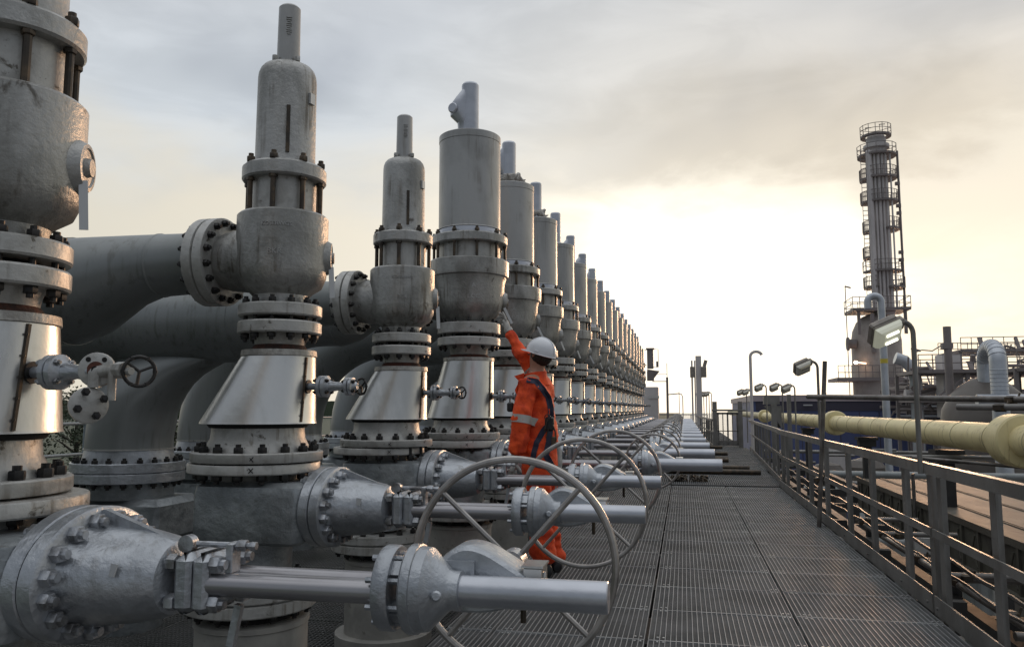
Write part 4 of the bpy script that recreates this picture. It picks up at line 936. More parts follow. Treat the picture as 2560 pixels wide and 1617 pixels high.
# hooked pale pipe in front of the column
def hook(x, y, z0, zt, R, r, label, m, group=None, band=None, rev=-1, drop=0.4, name='bent_pipe'):
    t = thing(name, (x, y, z0), label, 'pipe', group); off = (x, y, z0); pts = [V((x, y, z0)), V((x, y, zt - R))]
    for i in range(1, 14): a = PI * i / 13; pts.append(V((x + rev * R * (1 - math.cos(a)), y, zt - R + R * math.sin(a))))
    pts.append(V((x + rev * 2 * R, y, zt - R - drop)))
    b = MB(); b.tube(pts, r, 24); part('pipe', b, M[m], t, off)
    if band: b = MB(); b.cyl((x, y, band[0]), (x, y, band[1]), r * 1.02, 24); part('marker_band', b, M['marker'], t, off)
    return t
hook(9.19, 40, -9, 6.55, .30, .165, 'tall pale pipe with hooked top and yellow band before the column', 'whitepipe', band=(3.37, 3.58), drop=.3)
t = thing('loop_pipe', (14.0, 40, -9), 'thick white clad pipe looping into the top of the domed vessel', 'pipe')
def loop_pt(a): return V((14.0 + .30 * (1 - math.cos(a)), 40 + 1.7 * (1 - math.cos(a)), 4.17 - .72 + .72 * math.sin(a)))
b = MB(); b.tube([V((14, 40, -9)), V((14, 40, 3.4))] + [loop_pt(PI * i / 18) for i in range(1, 18)] + [loop_pt(PI), loop_pt(PI) + V((0, .05, -1.6))], .36, 26); part('pipe', b, M['whitepipe'], t, (14.0, 40, -9))
b = MB()
for z in [1.4 + i * .18 for i in range(10)]: b.lathe([(-.02, .36), (0, .385), (.02, .36)], o=(14.0, 40, z), n=24)
for i in range(1, 12):
    a = PI * i / 13; b.lathe([(-.02, .36), (0, .38), (.02, .36)], loop_pt(a + .05) - loop_pt(a - .05), loop_pt(a), 24)
tag(part('clad_joint', b, M['whitepipe'], t, (14.0, 40, -9)), kind='stuff')
b = MB(); b.cyl((12.9, 39.6, 1.65), (15.4, 39.6, 1.65), .26, 20); part('cross_branch', b, M['whitepipe'], t, (14.0, 40, -9))
t = thing('domed_vessel', (13.4, 44, -9), 'big brown grey domed vessel behind the white loop pipe', 'vessel'); off = (13.4, 44, -9)
b = MB(); b.lathe([(-9, 2.1), (.5, 2.1), (1.2, 2.0), (1.9, 1.65), (2.45, 1.1), (2.75, .6), (2.85, .25)], o=(14.75, 44, 0), n=40); part('shell', b, M['vessel'], t, off)
t = thing('small_clad_elbow', (14.6, 62, -9), 'small white clad elbow pipe beside the column base', 'pipe'); b = MB()
b.tube([V((15.0, 62, 4.9)), V((15.6, 62, 4.7)), V((16.1, 62, 4.1)), V((16.3, 62, 3.3)), V((16.3, 62, -9))], .42, 18); part('pipe', b, M['whitepipe'], t, (14.6, 62, -9))
b = MB(); b.cyl((15.4, 61.5, 2.2), (17.3, 61.5, 2.2), .4, 16); part('branch', b, M['tower'], t, (14.6, 62, -9))
# process platforms at the right
def platform(x0, x1, y, z, label, levels=1, dep=6, seed=1, boxes=()):
    rnd = random.Random(seed); t = thing('process_platform', (x0, y, -9), label, 'platform', 'steel platforms behind the yellow pipe'); off = (x0, y, -9)
    for L in range(levels):
        zz = z - L * 1.9; b = MB(); b.box(((x0 + x1) / 2, y, zz), (x1 - x0, dep, .22)); part('deck', b, M['steelfar'], t, off, False)
    b = MB(); nx = max(2, int((x1 - x0) / .8))
    for yy in (-dep / 2, dep / 2):
        b = MB()
        for q in (.55, 1.1): b.cyl((x0, y + yy, z + q), (x1, y + yy, z + q), .035, 5)
        for i in range(nx + 1): xx = x0 + (x1 - x0) * i / nx; b.cyl((xx, y + yy, z), (xx, y + yy, z + 1.1), .035, 5)
        part('rail', b, M['steelfar'], t, off)
    b = MB(); nc = max(2, int((x1 - x0) / 2.6))
    for i in range(nc + 1):
        xx = x0 + (x1 - x0) * i / nc
        for yy in (-dep / 2 + .3, dep / 2 - .3): b.box((xx, y + yy, (z - 9) / 2), (.22, .22, z + 9))
        if i < nc: x2 = x0 + (x1 - x0) * (i + 1) / nc; b.bar(V((xx, y - dep / 2 + .3, z - 2.6)), V((x2, y - dep / 2 + .3, z - .2)), .1, .1)
    part('column', b, M['steelfar'], t, off, False)
    b = MB()
    for i in range(int((x1 - x0) * 1.6)):
        xx = rnd.uniform(x0, x1); h = rnd.uniform(.3, 1.3)
        if rnd.random() < .5: b.cyl((xx, y + rnd.uniform(-2, 1), z), (xx, y, z + h), rnd.uniform(.06, .22), 8)
        else: b.cyl((xx, y, z + .3 * h), (xx + rnd.uniform(.4, 1.5), y, z + .3 * h), rnd.uniform(.06, .18), 8)
        b.cyl((xx, y, z - rnd.uniform(.6, 2.6)), (xx + rnd.uniform(.6, 2), y, z - rnd.uniform(.6, 2.6)), rnd.uniform(.06, .15), 6)
    part('piping', b, M['steelfar'], t, off)
    for bx in boxes:
        b = MB(); b.box((bx[0], y - 1, bx[2]), (bx[1], 1.6, bx[3]), ch=.04); part('vessel_box', b, M['tower'], t, off, False)
    return t
platform(15.2, 21.2, 60, 3.7, 'steel platform with small square box tank right of the column', 2, boxes=((17.6, 1.2, 3.6, 2.6), (17.6, 1.3, 1.6, 1.9)))
platform(19.6, 31, 56, 3.6, 'long steel platform behind the loop pipe at the right edge', 2, seed=4)
platform(16.5, 24.0, 68, 2.9, 'low steel platform close behind the square tank', 2, seed=14, boxes=((19.5, .8, 3.6, 1.4),))
platform(22.5, 33, 75, 6.0, 'highest far steel platform at the right edge', 2, seed=9)
t = thing('vent_stack', (13.2, 45, -9), 'plain upright vent stack between the column and loop pipe', 'vent stack')
b = MB(); b.cyl((13.35, 45, -9), (13.45, 45, 5.5), .19, 14); part('pipe', b, M['steelfar'], t, (13.2, 45, -9))
b = MB(); b.tube([V((13.1, 45, 4.5)), V((12.7, 45, 4.25)), V((12.2, 45, 4.3)), V((11.9, 45, 4.2))], .035, 6); b.box((13.4, 45, 4.5), (.5, .4, .3)); part('sample_arm', b, M['steelfar'], t, (13.2, 45, -9))
for i, (x, y, z, zt, lab) in enumerate(((15.1, 58, -9, 5.2, 'slim lamp mast on the platform right of the vent stack'), (16.6, 50, -9, 4.7, 'slim lamp mast left of the loop pipe'), (17.6, 50, -9, 4.4, 'shorter lamp mast close by the loop pipe'), (20.8, 58, -9, 5.3, 'slim lamp mast at the right edge above the dome'), (16.4, 86, -9, 13.6, 'thin lamp mast beside the column platform'))):
    t = thing('lamp_mast', (x, y, z), lab, 'lamp mast', 'slim lamp masts among the plant'); o2 = (x, y, z)
    b = MB(); b.cyl((x, y, z), (x, y, zt), .045, 8); part('mast', b, M['steelfar'], t, o2)
    b = MB(); b.box((x + .25, y, zt), (.6, .2, .12), Matrix.Rotation(.3, 3, 'Y')); part('lamp_head', b, M['steelfar'], t, o2, False)
rnd = random.Random(21)
t = thing('pipe_bridge', (14, 66, -9), 'open steel pipe bridge full of pipes behind the vent stack', 'pipe bridge'); o2 = (14, 66, -9)
b = MB()
for i in range(12):
    x = 15 + i * 1.6; b.box((x, 65, -3.2), (.2, .2, 11.6)); b.bar(V((x, 65, .4)), V((x + 1.6, 65, 2.4)), .09, .09)
for z in (.4, 1.4, 2.5): b.box((24, 65, z), (19, .25, .2))
part('frame', b, M['steelfar'], t, o2, False)
for i in range(9):
    z = .7 + i * .24; b = MB(); b.cyl((15 + rnd.uniform(0, 3), 64.6, z), (33, 64.6, z), rnd.uniform(.05, .13), 8); part('pipe', b, M['steelfar' if i % 3 else 'whitepipe'], t, o2)
# conduits and cables strapped along the outside of the handrail
for i, (x, z, r_, lab) in enumerate(((1.66, .30, .012, 'thin cable sagging along the outside of the handrail posts'), (1.64, .22, .009, 'thinner cable sagging under the other one along the posts'))):
    rnd2 = random.Random(i + 50); pts = []
    for k in range(60):
        y = 2 + k * .21; pts.append(V((x + .006 * math.sin(y * 2.3), y, z - .018 * math.sin(PI * ((y * 1.05 + i * .3) % 1)) - .015 * math.sin(y * .7))))
    b = MB(); b.tube(pts, r_, 6); tag(lk('cable', b.mesh('cable', M['black'])), lab, 'cable', 'cables along the handrail')
# blue building
t = thing('blue_building', (5.7, 70, -9), 'long low blue clad building with pale roof edge behind the rail', 'building'); off = (5.7, 70, -9)
b = MB(); b.box((40, 85, -3.5), (68.6, 30, 11)); part('wall', b, M['blue'], t, off, False)
b = MB(); b.box((40, 85, 2.12), (68.9, 30.3, .52)); part('roof_edge', b, M['roofpale'], t, off, False)
b = MB(); b.box((40, 69.97, 1.46), (68.2, .1, .72)); part('louvre_band', b, M['roofdark'], t, off, False)
for i in range(5):
    b = MB(); b.box((10 + i * 7.5, 69.7, 1.55), (.7, .15, .10)); part('lamp', b, M['tag'], t, off, False)
b = MB()
for i in range(46): b.box((6.5 + i * 1.5, 69.98, -4), (.05, .06, 10))
part('panel_seams', b, M['roofdark'], t, off, False)
for x in (12, 20.5, 24):
    b = MB(); b.box((x, 69.9, -4), (2.2, .12, 5)); part('door', b, M['tower'], t, off, False)
# lower level equipment between rail and building
rnd = random.Random(11)
for i in range(10):
    x = rnd.uniform(5.5, 15); y = rnd.uniform(20, 50); h = rnd.uniform(1.5, 4.5); r = rnd.uniform(.4, 1.0); zt = rnd.uniform(-5, -1.2)
    t = thing('process_drum', (x, y, -9), 'upright drum on the lower level below the handrail', 'drum', 'drums on the lower level')
    b = MB(); b.lathe([(-9, r), (zt, r), (zt + r * .35, r * .75), (zt + r * .5, r * .2)], o=(x, y, 0), n=20); part('shell', b, M['vessel' if i % 2 else 'pipe'], t, (x, y, -9))
    b = MB(); b.cyl((x, y, zt + r * .4), (x, y, zt + r * .4 + .6), .08, 8); b.cyl((x, y, zt + r * .4 + .5), (x + 1.5, y, zt + r * .4 + .5), .07, 8); part('nozzle', b, M['galv'], t, (x, y, -9))
for i in range(7):
    y = 16 + i * 5.5; t = thing('cross_pipe', (5, y, -1.5 - (i % 3)), 'grey cross pipe in the clutter below the yellow pipe', 'pipe', 'cross pipes below the yellow pipe')
    b = MB(); z = -1.2 - (i % 3) * .8; b.cyl((4.5, y, z), (17, y, z), .10 + .04 * (i % 2), 12); part('pipe', b, M['pipe' if i % 2 else 'galv'], t, (5, y, -1.5 - (i % 3)))
for i, (x, y, z) in enumerate(((5.9, 16, -.55), (9.6, 22, -1.0), (6.3, 20, -.5))):
    t = thing('tube_lamp', (x, y, z), 'small lit tube lamp below the yellow pipe, %s one' % ['left', 'right', 'middle'][i], 'lamp', 'lit tube lamps on the lower level')
    b = MB(); b.cyl((x - .13, y, z), (x + .13, y, z), .028, 10); part('tube', b, M['tubelight'], t, (x, y, z))
    b = MB(); b.cyl((x - .13, y, z + .02), (x - .35, y, z + .02), .015, 6); b.cyl((x - .35, y, z + .02), (x - .35, y, -3), .025, 6); part('bracket', b, M['galv'], t, (x, y, z))
# =================================================================== far left background
t = thing('far_guard_rail', (-9.3, 6, -.42), 'pale guard rail on the far side of the elbows at the left', 'guard rail'); b = MB()
for z in (.10, .62, 1.06): b.cyl((-8.6, 6, z), (-8.6, 30, z), .022, 8)
for i in range(18): b.cyl((-8.6, 6 + i * 1.4, -.42), (-8.6, 6 + i * 1.4, 1.06), .022, 8)
for z in (.62, 1.06): b.cyl((-14, 6, z), (-8.6, 6, z), .02, 8)
part('rails', b, M['gallery'], t, (-9.3, 6, -.42))
def tree(x, y, h, label, seed):
    rnd = random.Random(seed); t = thing('tree', (x, y, -9), label, 'tree', 'trees beyond the deck at the left'); off = (x, y, -9)
    b = MB(); b.tube([V((x, y, -9)), V((x + .3, y, -9 + h * .4)), V((x, y, -9 + h * .85))], [.4, .28, .08], 8)
    for i in range(6): a = rnd.uniform(0, 6.3); z = -9 + h * rnd.uniform(.35, .7); b.tube([V((x, y, z)), V((x + 1.5 * math.cos(a), y + 1.5 * math.sin(a), z + 1.0)), V((x + 2.6 * math.cos(a), y + 2.6 * math.sin(a), z + 1.6))], [.14, .09, .03], 6)
    part('trunk', b, M['bark'], t, off)
    b = MB()
    cl = [(V((x + rnd.gauss(0, 2.0), y + rnd.gauss(0, 2.0), -9 + h * rnd.uniform(.38, .92))), rnd.uniform(.9, 1.8)) for _ in range(22)]
    for c_, r in cl:
        for k in range(110):
            d = V((rnd.gauss(0, 1), rnd.gauss(0, 1), rnd.gauss(0, .8))); d = d.normalized() * r * rnd.random() ** .4; s = rnd.uniform(.10, .22); p_ = c_ + d
            u = V((rnd.uniform(-1, 1), rnd.uniform(-1, 1), rnd.uniform(-1, 1))).normalized() * s; v = u.cross(V((rnd.uniform(-1, 1), rnd.uniform(-1, 1), 1))).normalized() * s; q = len(b.v)
            b.v += [p_ - u, p_ + v * .7, p_ + u, p_ - v * .7]; b.f.append((q, q + 1, q + 2, q + 3))
    part('crown', b, M['leaf'], t, off, False)
rnd = random.Random(5)
spots = [(-72, 74, 13.4), (-67, 78, 12.3), (-76, 80, 12.8), (-63, 82, 11.4), (-58, 84, 11.0), (-80, 70, 13.2), (-54, 84, 10.8), (-49, 86, 11.2), (-84, 76, 12.9), (-60, 76, 10.9)]
for i, (x, y, h) in enumerate(spots): tree(x, y, h, '%s dark tree counted from the right in the left gap' % (['first', 'second', 'third', 'fourth', 'fifth', 'sixth', 'seventh', 'eighth', 'ninth', 'tenth'][sorted([s[0] / s[1] for s in spots], reverse=True).index(x / y)]), 20 + i)
g = MB(); rings = []
n = 60
for i in range(n + 1):
    a = math.radians(-75 + 70 * i / n); d = 900
    hgt = 4 + 10 * (.5 + .5 * noise.noise(V((i * .22, 0, 3)))) + 4 * noise.noise(V((i * .9, 2, 3)))
    g.v += [V((d * math.sin(a), d * math.cos(a), -9)), V((d * math.sin(a), d * math.cos(a), hgt)), V(((d + 300) * math.sin(a), (d + 300) * math.cos(a), hgt * .9)), V(((d + 300) * math.sin(a), (d + 300) * math.cos(a), -9))]
for i in range(n):
    for k in range(3): g.f.append((i * 4 + k, i * 4 + 4 + k, i * 4 + 5 + k, i * 4 + 1 + k))
struct('hills', g, M['leaf'], True)
# =================================================================== the worker
def skinned(name, nodes, edges, m, sub=2, root=0, smooth=True):
    me = bpy.data.meshes.new(name); me.from_pydata([n[0] for n in nodes], edges, []); ob = bpy.data.objects.new(name, me); col.objects.link(ob)
    sk = ob.modifiers.new('s', 'SKIN'); sk.use_smooth_shade = True
    for i, n in enumerate(nodes):
        r = n[1]; me.skin_vertices[0].data[i].radius = r if isinstance(r, tuple) else (r, r)
        me.skin_vertices[0].data[i].use_root = (i == root)
    ss = ob.modifiers.new('u', 'SUBSURF'); ss.levels = sub; ss.render_levels = sub
    dg = bpy.context.evaluated_depsgraph_get(); nm = bpy.data.meshes.new_from_object(ob.evaluated_get(dg))
    bpy.data.objects.remove(ob); nm.materials.clear(); nm.materials.append(m)
    nm.polygons.foreach_set('use_smooth', [True] * len(nm.polygons)); return nm
J = dict(pel=(-1.12, 6.30, .93), wai=(-1.14, 6.30, 1.08), che=(-1.16, 6.30, 1.28), upc=(-1.16, 6.30, 1.43), nek=(-1.15, 6.31, 1.56), hd1=(-1.15, 6.31, 1.64), hd2=(-1.13, 6.31, 1.72), hd3=(-1.11, 6.31, 1.78),
         sl=(-1.20, 6.14, 1.45), el=(-1.235, 6.09, 1.15), wl=(-1.28, 6.08, .90),
         sr=(-1.13, 6.46, 1.49), er=(-1.315, 6.47, 1.73), wr=(-1.43, 6.50, 1.935),
         hl=(-1.14, 6.22, .86), kl=(-1.12, 6.21, .48), al=(-1.075, 6.21, .09),
         hr=(-1.10, 6.38, .86), kr=(-1.11, 6.40, .48), ar=(-1.03, 6.44, .09))
J = {k: V(v) for k, v in J.items()}
names = list(J); ix = {k: i for i, k in enumerate(names)}
E_ = [('pel', 'wai'), ('wai', 'che'), ('che', 'upc'), ('upc', 'nek'), ('nek', 'hd1'), ('hd1', 'hd2'), ('hd2', 'hd3'), ('upc', 'sl'), ('sl', 'el'), ('el', 'wl'), ('upc', 'sr'), ('sr', 'er'), ('er', 'wr'), ('pel', 'hl'), ('hl', 'kl'), ('kl', 'al'), ('pel', 'hr'), ('hr', 'kr'), ('kr', 'ar')]
rb = dict(pel=.125, wai=.11, che=.12, upc=.11, nek=.052, hd1=.066, hd2=.085, hd3=.075, sl=.062, el=.042, wl=.030, sr=.060, er=.042, wr=.030, hl=.085, kl=.06, al=.042, hr=.085, kr=.06, ar=.042)
body = skinned('person', [(J[k], rb[k]) for k in names], [(ix[a], ix[b]) for a, b in E_], M['skin'])
# hands belong to the body mesh; a nose, brow and ears are grafted on the head
fb = MB()
hc = J['hd2']; face = V((-.80, .42, .42)).normalized()
sidev = face.cross(V((0, 0, 1))).normalized(); upf = sidev.cross(face)
fb.tube([hc + face * .07 + upf * .035, hc + face * .098 + upf * .005, hc + face * .108 - upf * .012, hc + face * .088 - upf * .022], [.008, .012, .015, .008], 8)
fb.tube([hc + face * .085 + sidev * .022 - upf * .045, hc + face * .094 - upf * .045, hc + face * .085 - sidev * .022 - upf * .045], .007, 6)
for s_ in (-1, 1):
    fb.sphere(hc + face * .078 + sidev * .03 * s_ + upf * .012, .012, 8)
    e0 = hc + sidev * .078 * s_ - face * .005; fb.tube([e0 + upf * .028, e0 + sidev * .010 * s_ - face * .014 + upf * .01, e0 + sidev * .008 * s_ - face * .008 - upf * .018, e0 - upf * .03], [.008, .013, .011, .007], 8)
k0 = len(body.vertices)
vs = [v.co.copy() for v in body.vertices] + fb.v; fs = [tuple(p.vertices) for p in body.polygons] + [tuple(i + k0 for i in f) for f in fb.f]
pm = bpy.data.meshes.new('person'); pm.from_pydata([tuple(v) for v in vs], [], fs); pm.materials.append(M['skin']); pm.polygons.foreach_set('use_smooth', [True] * len(pm.polygons))
person = lk('person', pm); tag(person, 'worker in orange coveralls and white helmet reaching up with one gloved hand', 'person')
# coverall
rc = dict(pel=(.178, .168), wai=(.162, .152), che=(.176, .162), upc=(.142, .136), sl=.095, el=.082, wl=.066, sr=.082, er=.060, wr=.046, hl=.125, kl=.110, al=.125, hr=.122, kr=.092, ar=.10)
cn = [k for k in names if k not in ('nek', 'hd1', 'hd2', 'hd3')]
nodes = [(J[k].copy(), rc[k]) for k in cn]; ci = {k: i for i, k in enumerate(cn)}
ed = [(ci[a], ci[b]) for a, b in E_ if a in ci and b in ci]
def midj(a, b, f, r, dx_=V((0, 0, 0))):
    """insert an extra cloth node between two joints for folds"""
    i, j = ci[a], ci[b]; nodes.append((J[a].lerp(J[b], f) + dx_, r)); k = len(nodes) - 1
    if (i, j) in ed: ed.remove((i, j)); ed.append((i, k)); ed.append((k, j))
midj('sl', 'el', .5, .078); midj('el', 'wl', .55, .068); midj('sr', 'er', .5, .072); midj('kl', 'al', .6, .088); midj('hl', 'kl', .5, .112); midj('hr', 'kr', .5, .108); midj('kr', 'ar', .6, .084)
for q in ('al', 'ar'): nodes[ci[q]] = (nodes[ci[q]][0] + V((.0, 0, -.035)), rc[q])
cm = skinned('coverall', nodes, ed, M['orange'], 3)
# folds: horizontal ripples at bent joints and waist
cm.update()
nrm = [v.normal.copy() for v in cm.vertices]
for v, nn in zip(cm.vertices, nrm):
    p_ = v.co; f = noise.noise(V((p_.x * 9, p_.y * 9, p_.z * 20))) * .014 + noise.noise(V((p_.x * 5, p_.y * 5 + 7, p_.z * 7))) * .020 + abs(noise.noise(V((p_.x * 14 + 3, p_.y * 14, p_.z * 22 + p_.x * 20)))) * .016
    v.co = p_ + nn * f
cm.update(); cov = lk('coverall', cm, person)
bvh = BVHTree.FromObject(cov, bpy.context.evaluated_depsgraph_get())
b = MB(); nb_ = J['upc'].lerp(J['nek'], .55)
b.lathe([(-.05, .105), (.02, .088), (.062, .092), (.064, .085), (.02, .075)], (-.15, 0, 1), nb_, 24)
b.prism([nb_ + V((-.09, -.06, .06)), nb_ + V((-.17, -.06, .035)), nb_ + V((-.09, -.05, -.05))], (0, .02, 0)); part('collar', b, M['orange'], cov)
def band(name, a, b_, f, r, w_, m, sq=1.0):
    ax = (J[b_] - J[a]).normalized(); c_ = J[a].lerp(J[b_], f); mb = MB(); u, v, w2 = frame(ax); rings = []
    ring_pts = []
    n = 28
    for h in (-w_ / 2, w_ / 2):
        row = []
        for i in range(n):
            an = 2 * PI * i / n; d = u * math.cos(an) + v * math.sin(an); o = c_ + ax * h
            hit = bvh.ray_cast(o + d * .16, -d, .17); q = (hit[0] if hit[0] is not None else o + d * r); row.append(q + d * .004)
        ring_pts.append(row)
    # smooth
    mb.v = ring_pts[0] + ring_pts[1]
    for i in range(n): j = (i + 1) % n; mb.f.append((i, j, n + j, n + i))
    return part(name, mb, M[m], cov)
band('reflective_band', 'sl', 'el', .86, .08, .062, 'reflect'); band('reflective_band', 'sr', 'er', .42, .075, .055, 'reflect')
def drape(pts, w_, m, name, lift=.006, n=24):
    """webbing laid on the coverall, seen from -y"""
    P_ = []
    for i in range(len(pts) - 1):
        for k in range(n // len(pts) + 2):
            f = k / (n // len(pts) + 2); P_.append((pts[i][0] * (1 - f) + pts[i + 1][0] * f, pts[i][1] * (1 - f) + pts[i + 1][1] * f))
    P_.append(pts[-1]); mb = MB(); m_ = len(P_); rows = []
    for i, (x, z) in enumerate(P_):
        a = P_[max(0, i - 1)]; c_ = P_[min(m_ - 1, i + 1)]; t_ = V((c_[0] - a[0], 0, c_[1] - a[1])).normalized(); s_ = V((t_.z, 0, -t_.x)); row = []
        for q in (-1, -.33, .33, 1):
            o = V((x, 5.5, z)) + s_ * w_ * .5 * q; hit = bvh.ray_cast(o, V((0, 1, 0)), 2); y = hit[0].y if hit[0] is not None else None; row.append((o, y))
        ys = [y for _, y in row if y is not None]; yb = min(ys) if ys else (rows[-1][0].y if rows else 6.2)
        rows.append([V((o.x, (min(y, yb + .03) if y is not None else yb + .03) - lift, o.z)) for o, y in row])
    for r_ in rows: mb.v += r_
    k0 = len(mb.v)
    for r_ in rows: mb.v += [q + V((0, .004, 0)) for q in r_]
    for i in range(m_ - 1):
        for j in range(3): a = i * 4 + j; mb.f.append((a, a + 1, a + 5, a + 4)); mb.f.append((k0 + a + 4, k0 + a + 5, k0 + a + 1, k0 + a))
        for j in (0, 3): a = i * 4 + j; mb.f.append((a, a + 4, k0 + a + 4, k0 + a) if j == 0 else (a + 4, a, k0 + a, k0 + a + 4))
    return mb
hs = thing('harness', (-1.1, 6.2, 1.2), None, None) ; hs.parent = person
hs_off = (-1.1, 6.2, 1.2)
for pts in ([(-1.19, 1.50), (-1.12, 1.49), (-1.07, 1.43), (-1.04, 1.37), (-1.02, 1.28), (-1.02, 1.17)], [(-1.02, 1.17), (-1.07, 1.11), (-1.12, 1.02), (-1.14, .94), (-1.16, .84)], [(-1.02, 1.18), (-1.03, 1.02), (-1.05, .92), (-1.0, .82)], [(-1.16, .86), (-1.06, .84), (-.98, .80)]):
    part('strap', drape(pts, .042, 'navy', 'strap'), M['navy'], hs, hs_off, True)
b = MB(); b.box((-1.02, 6.13, 1.16), (.07, .04, .11), ch=.012); b.torus((-1.03, 6.10, 1.21), .022, .004, 'y', 18, 6); part('back_pad', b, M['black'], hs, hs_off)
b = MB(); b.tube([V((-1.0, 6.12, 1.17)), V((-.97, 6.10, 1.10)), V((-.965, 6.10, 1.04)), V((-.98, 6.1, 1.0))], .006, 6); b.box((-.985, 6.10, 1.03), (.03, .03, .07), ch=.006); b.tube([V((-1.03, 6.1, 1.2)), V((-1.05, 6.08, 1.12)), V((-1.04, 6.08, 1.05)), V((-1.02, 6.09, 1.13))], .005, 6); part('lanyard_hook', b, M['stud'], hs, hs_off)
b = MB(); b.tube([V((-.965, 6.15, 1.02)), V((-.945, 6.14, .95)), V((-.94, 6.14, .86)), V((-.95, 6.14, .78))], [.014, .018, .018, .013], 8); part('lanyard_sleeve', b, M['glove'], hs, hs_off)
b = MB(); rnd = random.Random(4)
for i in range(9): b.tube([V((-.95 + rnd.uniform(-.03, .03), 6.12 + rnd.uniform(-.03, .03), .80)), V((-.95 + rnd.uniform(-.05, .05), 6.1, .74)), V((-.94 + rnd.uniform(-.05, .05), 6.12, .66 + rnd.uniform(0, .06))), V((-.96 + rnd.uniform(-.05, .05), 6.12, .72))], .006, 5)
part('rope_bundle', b, M['rag'], hs, hs_off)
b = MB(); b.box((-1.335, 6.16, 1.29), (.05, .05, .075), ch=.010); b.cyl((-1.34, 6.16, 1.32), (-1.34, 6.16, 1.36), .006, 6); part('radio', b, M['black'], person)
# hair and helmet
b = MB(); b.sphere(J['hd2'] + V((.022, -.012, -.015)), .092, 18, (1, .95, 1.0)); part('hair', b, M['hair'], person)
tiltv = (V((.30, -.10, 1))).normalized()
hb = V((-1.12, 6.305, 1.715)); u, v, w_ = frame(tiltv); fv = (face - tiltv * face.dot(tiltv)).normalized(); sv_ = tiltv.cross(fv)
b = MB(); rings = []
for h, r in ((-.004, .118), (0, .122), (.004, .118), (.03, .116), (.06, .109), (.085, .097), (.108, .076), (.124, .05), (.131, .025), (.133, .006)):
    rings.append((hb + tiltv * h, fv * r * 1.10, sv_ * r * .97))
b.loft(rings, 36)
brim = MB(); pts_o = []; n = 22
for i in range(n + 1):
    a = -1.3 + 2.6 * i / n; d = fv * math.cos(a) * 1.1 + sv_ * math.sin(a) * .97; ext = .118 + .045 * max(0, math.cos(a * 1.15)); pts_o.append((hb + d * .112, hb + d * ext - tiltv * .012 * math.cos(a)))
k0 = len(b.v)
for dz_ in (0, .005):
    for p_, q in pts_o: b.v += [p_ + tiltv * dz_, q + tiltv * dz_]
m_ = (n + 1) * 2
for i in range(n):
    a = k0 + i * 2; b.f.append((a, a + 2, a + 3, a + 1)); b.f.append((m_ + a + 1, m_ + a + 3, m_ + a + 2, m_ + a)); b.f.append((a + 1, a + 3, m_ + a + 3, m_ + a + 1))
hel = part('helmet', b, M['helmet'], person)
b = MB(); b.tube([hb + (fv * math.cos(a) * 1.1 - fv * 0) * (.118 if True else 0) * 0 + (fv * math.cos(a) * 1.1) * 0 + tiltv * (.03 + .104 * math.sin(a)) + fv * .118 * 1.08 * math.cos(a) for a in [PI * i / 16 for i in range(17)]], .006, 6, flat=.9); part('crown_ridge', b, M['helmet'], hel)
# round red mark with letter on the back side
rd = (V((.62, -.78, 0))).normalized(); rd = (rd - tiltv * rd.dot(tiltv)).normalized(); cmk = hb + rd * .1145 + tiltv * .028
b = MB(); b.torus(cmk + rd * .004, .013, .0022, rd, 24, 6); uu, vv, ww = frame(rd)
b.cyl(cmk + rd * .004 - uu * .006 - vv * .007, cmk + rd * .004 + vv * .008, .0016, 5); b.cyl(cmk + rd * .004 + uu * .006 - vv * .007, cmk + rd * .004 + vv * .008, .0016, 5); b.cyl(cmk + rd * .004 - uu * .004, cmk + rd * .004 + uu * .004, .0016, 5)
part('round_logo', b, M['red'], hel)
b = MB(); r2 = (V((-.15, -1, 0))).normalized(); r2 = (r2 - tiltv * r2.dot(tiltv)).normalized(); c2_ = hb + r2 * .114 + tiltv * .02; b.box(c2_, (.03, .008, .018), Matrix((r2.cross(tiltv), r2, tiltv)).transposed(), ch=.002); part('clip_slot', b, M['helmet'], hel)
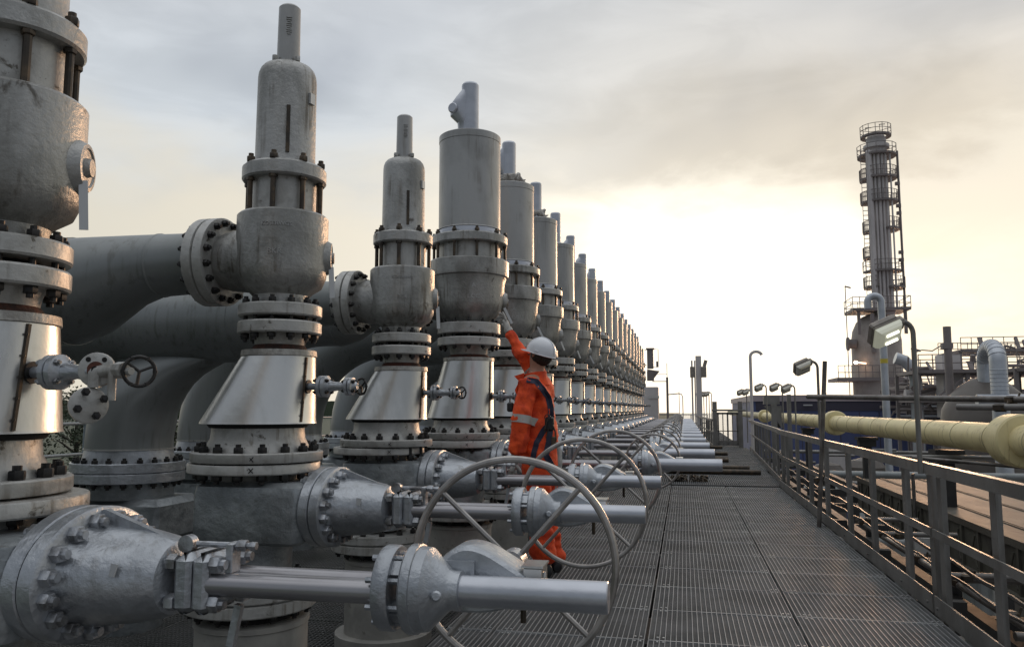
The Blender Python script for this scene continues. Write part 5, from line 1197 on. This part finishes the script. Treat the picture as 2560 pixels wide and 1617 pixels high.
# gloves with five fingers
def hand(wrist, dirn, palm_n, curl, m, thumb_side, spread=.16, bends=None):
    w0 = V(wrist); d = V(dirn).normalized(); pn = V(palm_n); pn = (pn - d * pn.dot(d)).normalized(); sd_ = d.cross(pn) * thumb_side
    nodes = [(w0 - d * .03, .034), (w0 + d * .015, (.036, .028)), (w0 + d * .055, (.044, .020))]; ed = [(0, 1), (1, 2)]
    nodes.append((w0 + d * .085, (.043, .017))); ed.append((2, 3))
    me0 = skinned('glove', nodes, ed, m, 2); V_ = [q.co.copy() for q in me0.vertices]; F_ = [tuple(q.vertices) for q in me0.polygons]
    lens = [.070, .080, .074, .058]
    for i in range(4):
        off_ = (i - 1.5) * -.0195; bs = w0 + d * (.085 - .006 * abs(i - 1)) + sd_ * off_ * -1; dd = (d + sd_ * (1.5 - i) * spread * .5).normalized(); c0 = curl[i]; pts = [bs - dd * .02]; cur = bs; ang = 0; pts.append(cur)
        for k, fr in enumerate((.45, .32, .23)):
            ang += c0 * (.8 if k == 0 else 1.0); v_ = dd * math.cos(ang) + pn * math.sin(ang); cur = cur + v_ * lens[i] * fr; pts.append(cur)
        me1 = skinned('f', [(p_, r_) for p_, r_ in zip(pts, (.010, .0105, .010, .009, .0075))], [(a, a + 1) for a in range(4)], m, 1); k0 = len(V_); V_ += [q.co.copy() for q in me1.vertices]; F_ += [tuple(a + k0 for a in q.vertices) for q in me1.polygons]
    bs = w0 + d * .025 + sd_ * .030; pts = [w0 + d * .015 + sd_ * .012, bs, bs + (d * .6 + sd_ * .75 + pn * .25).normalized() * .036, bs + (d * .6 + sd_ * .75 + pn * .25).normalized() * .036 + (d * .85 + sd_ * .25 + pn * .5).normalized() * .028]
    me1 = skinned('f', [(p_, r_) for p_, r_ in zip(pts, (.013, .0135, .0115, .009))], [(0, 1), (1, 2), (2, 3)], m, 1); k0 = len(V_); V_ += [q.co.copy() for q in me1.vertices]; F_ += [tuple(a + k0 for a in q.vertices) for q in me1.polygons]
    o = MB(); o.v = V_; o.f = F_; return part('glove', o, m, person)
hd_ = (J['wr'] - J['er']).normalized()
hand(J['wr'] + hd_ * .012, (-.28, .10, .92), (-.8, -.3, .1), [.08, .35, .6, .75], M['glove'], -1)
hand(J['wl'] + V((-.006, 0, -.03)), (-.22, .05, -.97), (.3, .8, 0), [.35, .4, .45, .5], M['glove'], 1)
b = MB(); b.cyl(J['wr'] - hd_ * .02, J['wr'] + hd_ * .012, .037, 16); part('glove_cuff', b, M['glove'], person)
b = MB(); b.cyl(J['wl'] + V((.005, 0, .02)), J['wl'] + V((-.006, 0, -.03)), .038, 16); part('glove_cuff', b, M['glove'], person)
# boots
for q, a in (('al', (-.35, .9, 0)), ('ar', (-.30, .9, 0))):
    d = V(a).normalized(); h = V((J[q].x, J[q].y, 0)); s_ = V((-d.y, d.x, 0)); b = MB()
    ring_ = []
    for f, wd, ht in ((-.10, .030, .05), (-.085, .045, .075), (-.02, .048, .10), (.05, .046, .088), (.10, .052, .062), (.14, .046, .05), (.165, .022, .032)):
        ring_.append((h + d * f + V((0, 0, .012 + ht / 2)), s_ * wd, V((0, 0, ht / 2 + .012))))
    b.loft(ring_, 16); part('boot', b, M['black'], person)
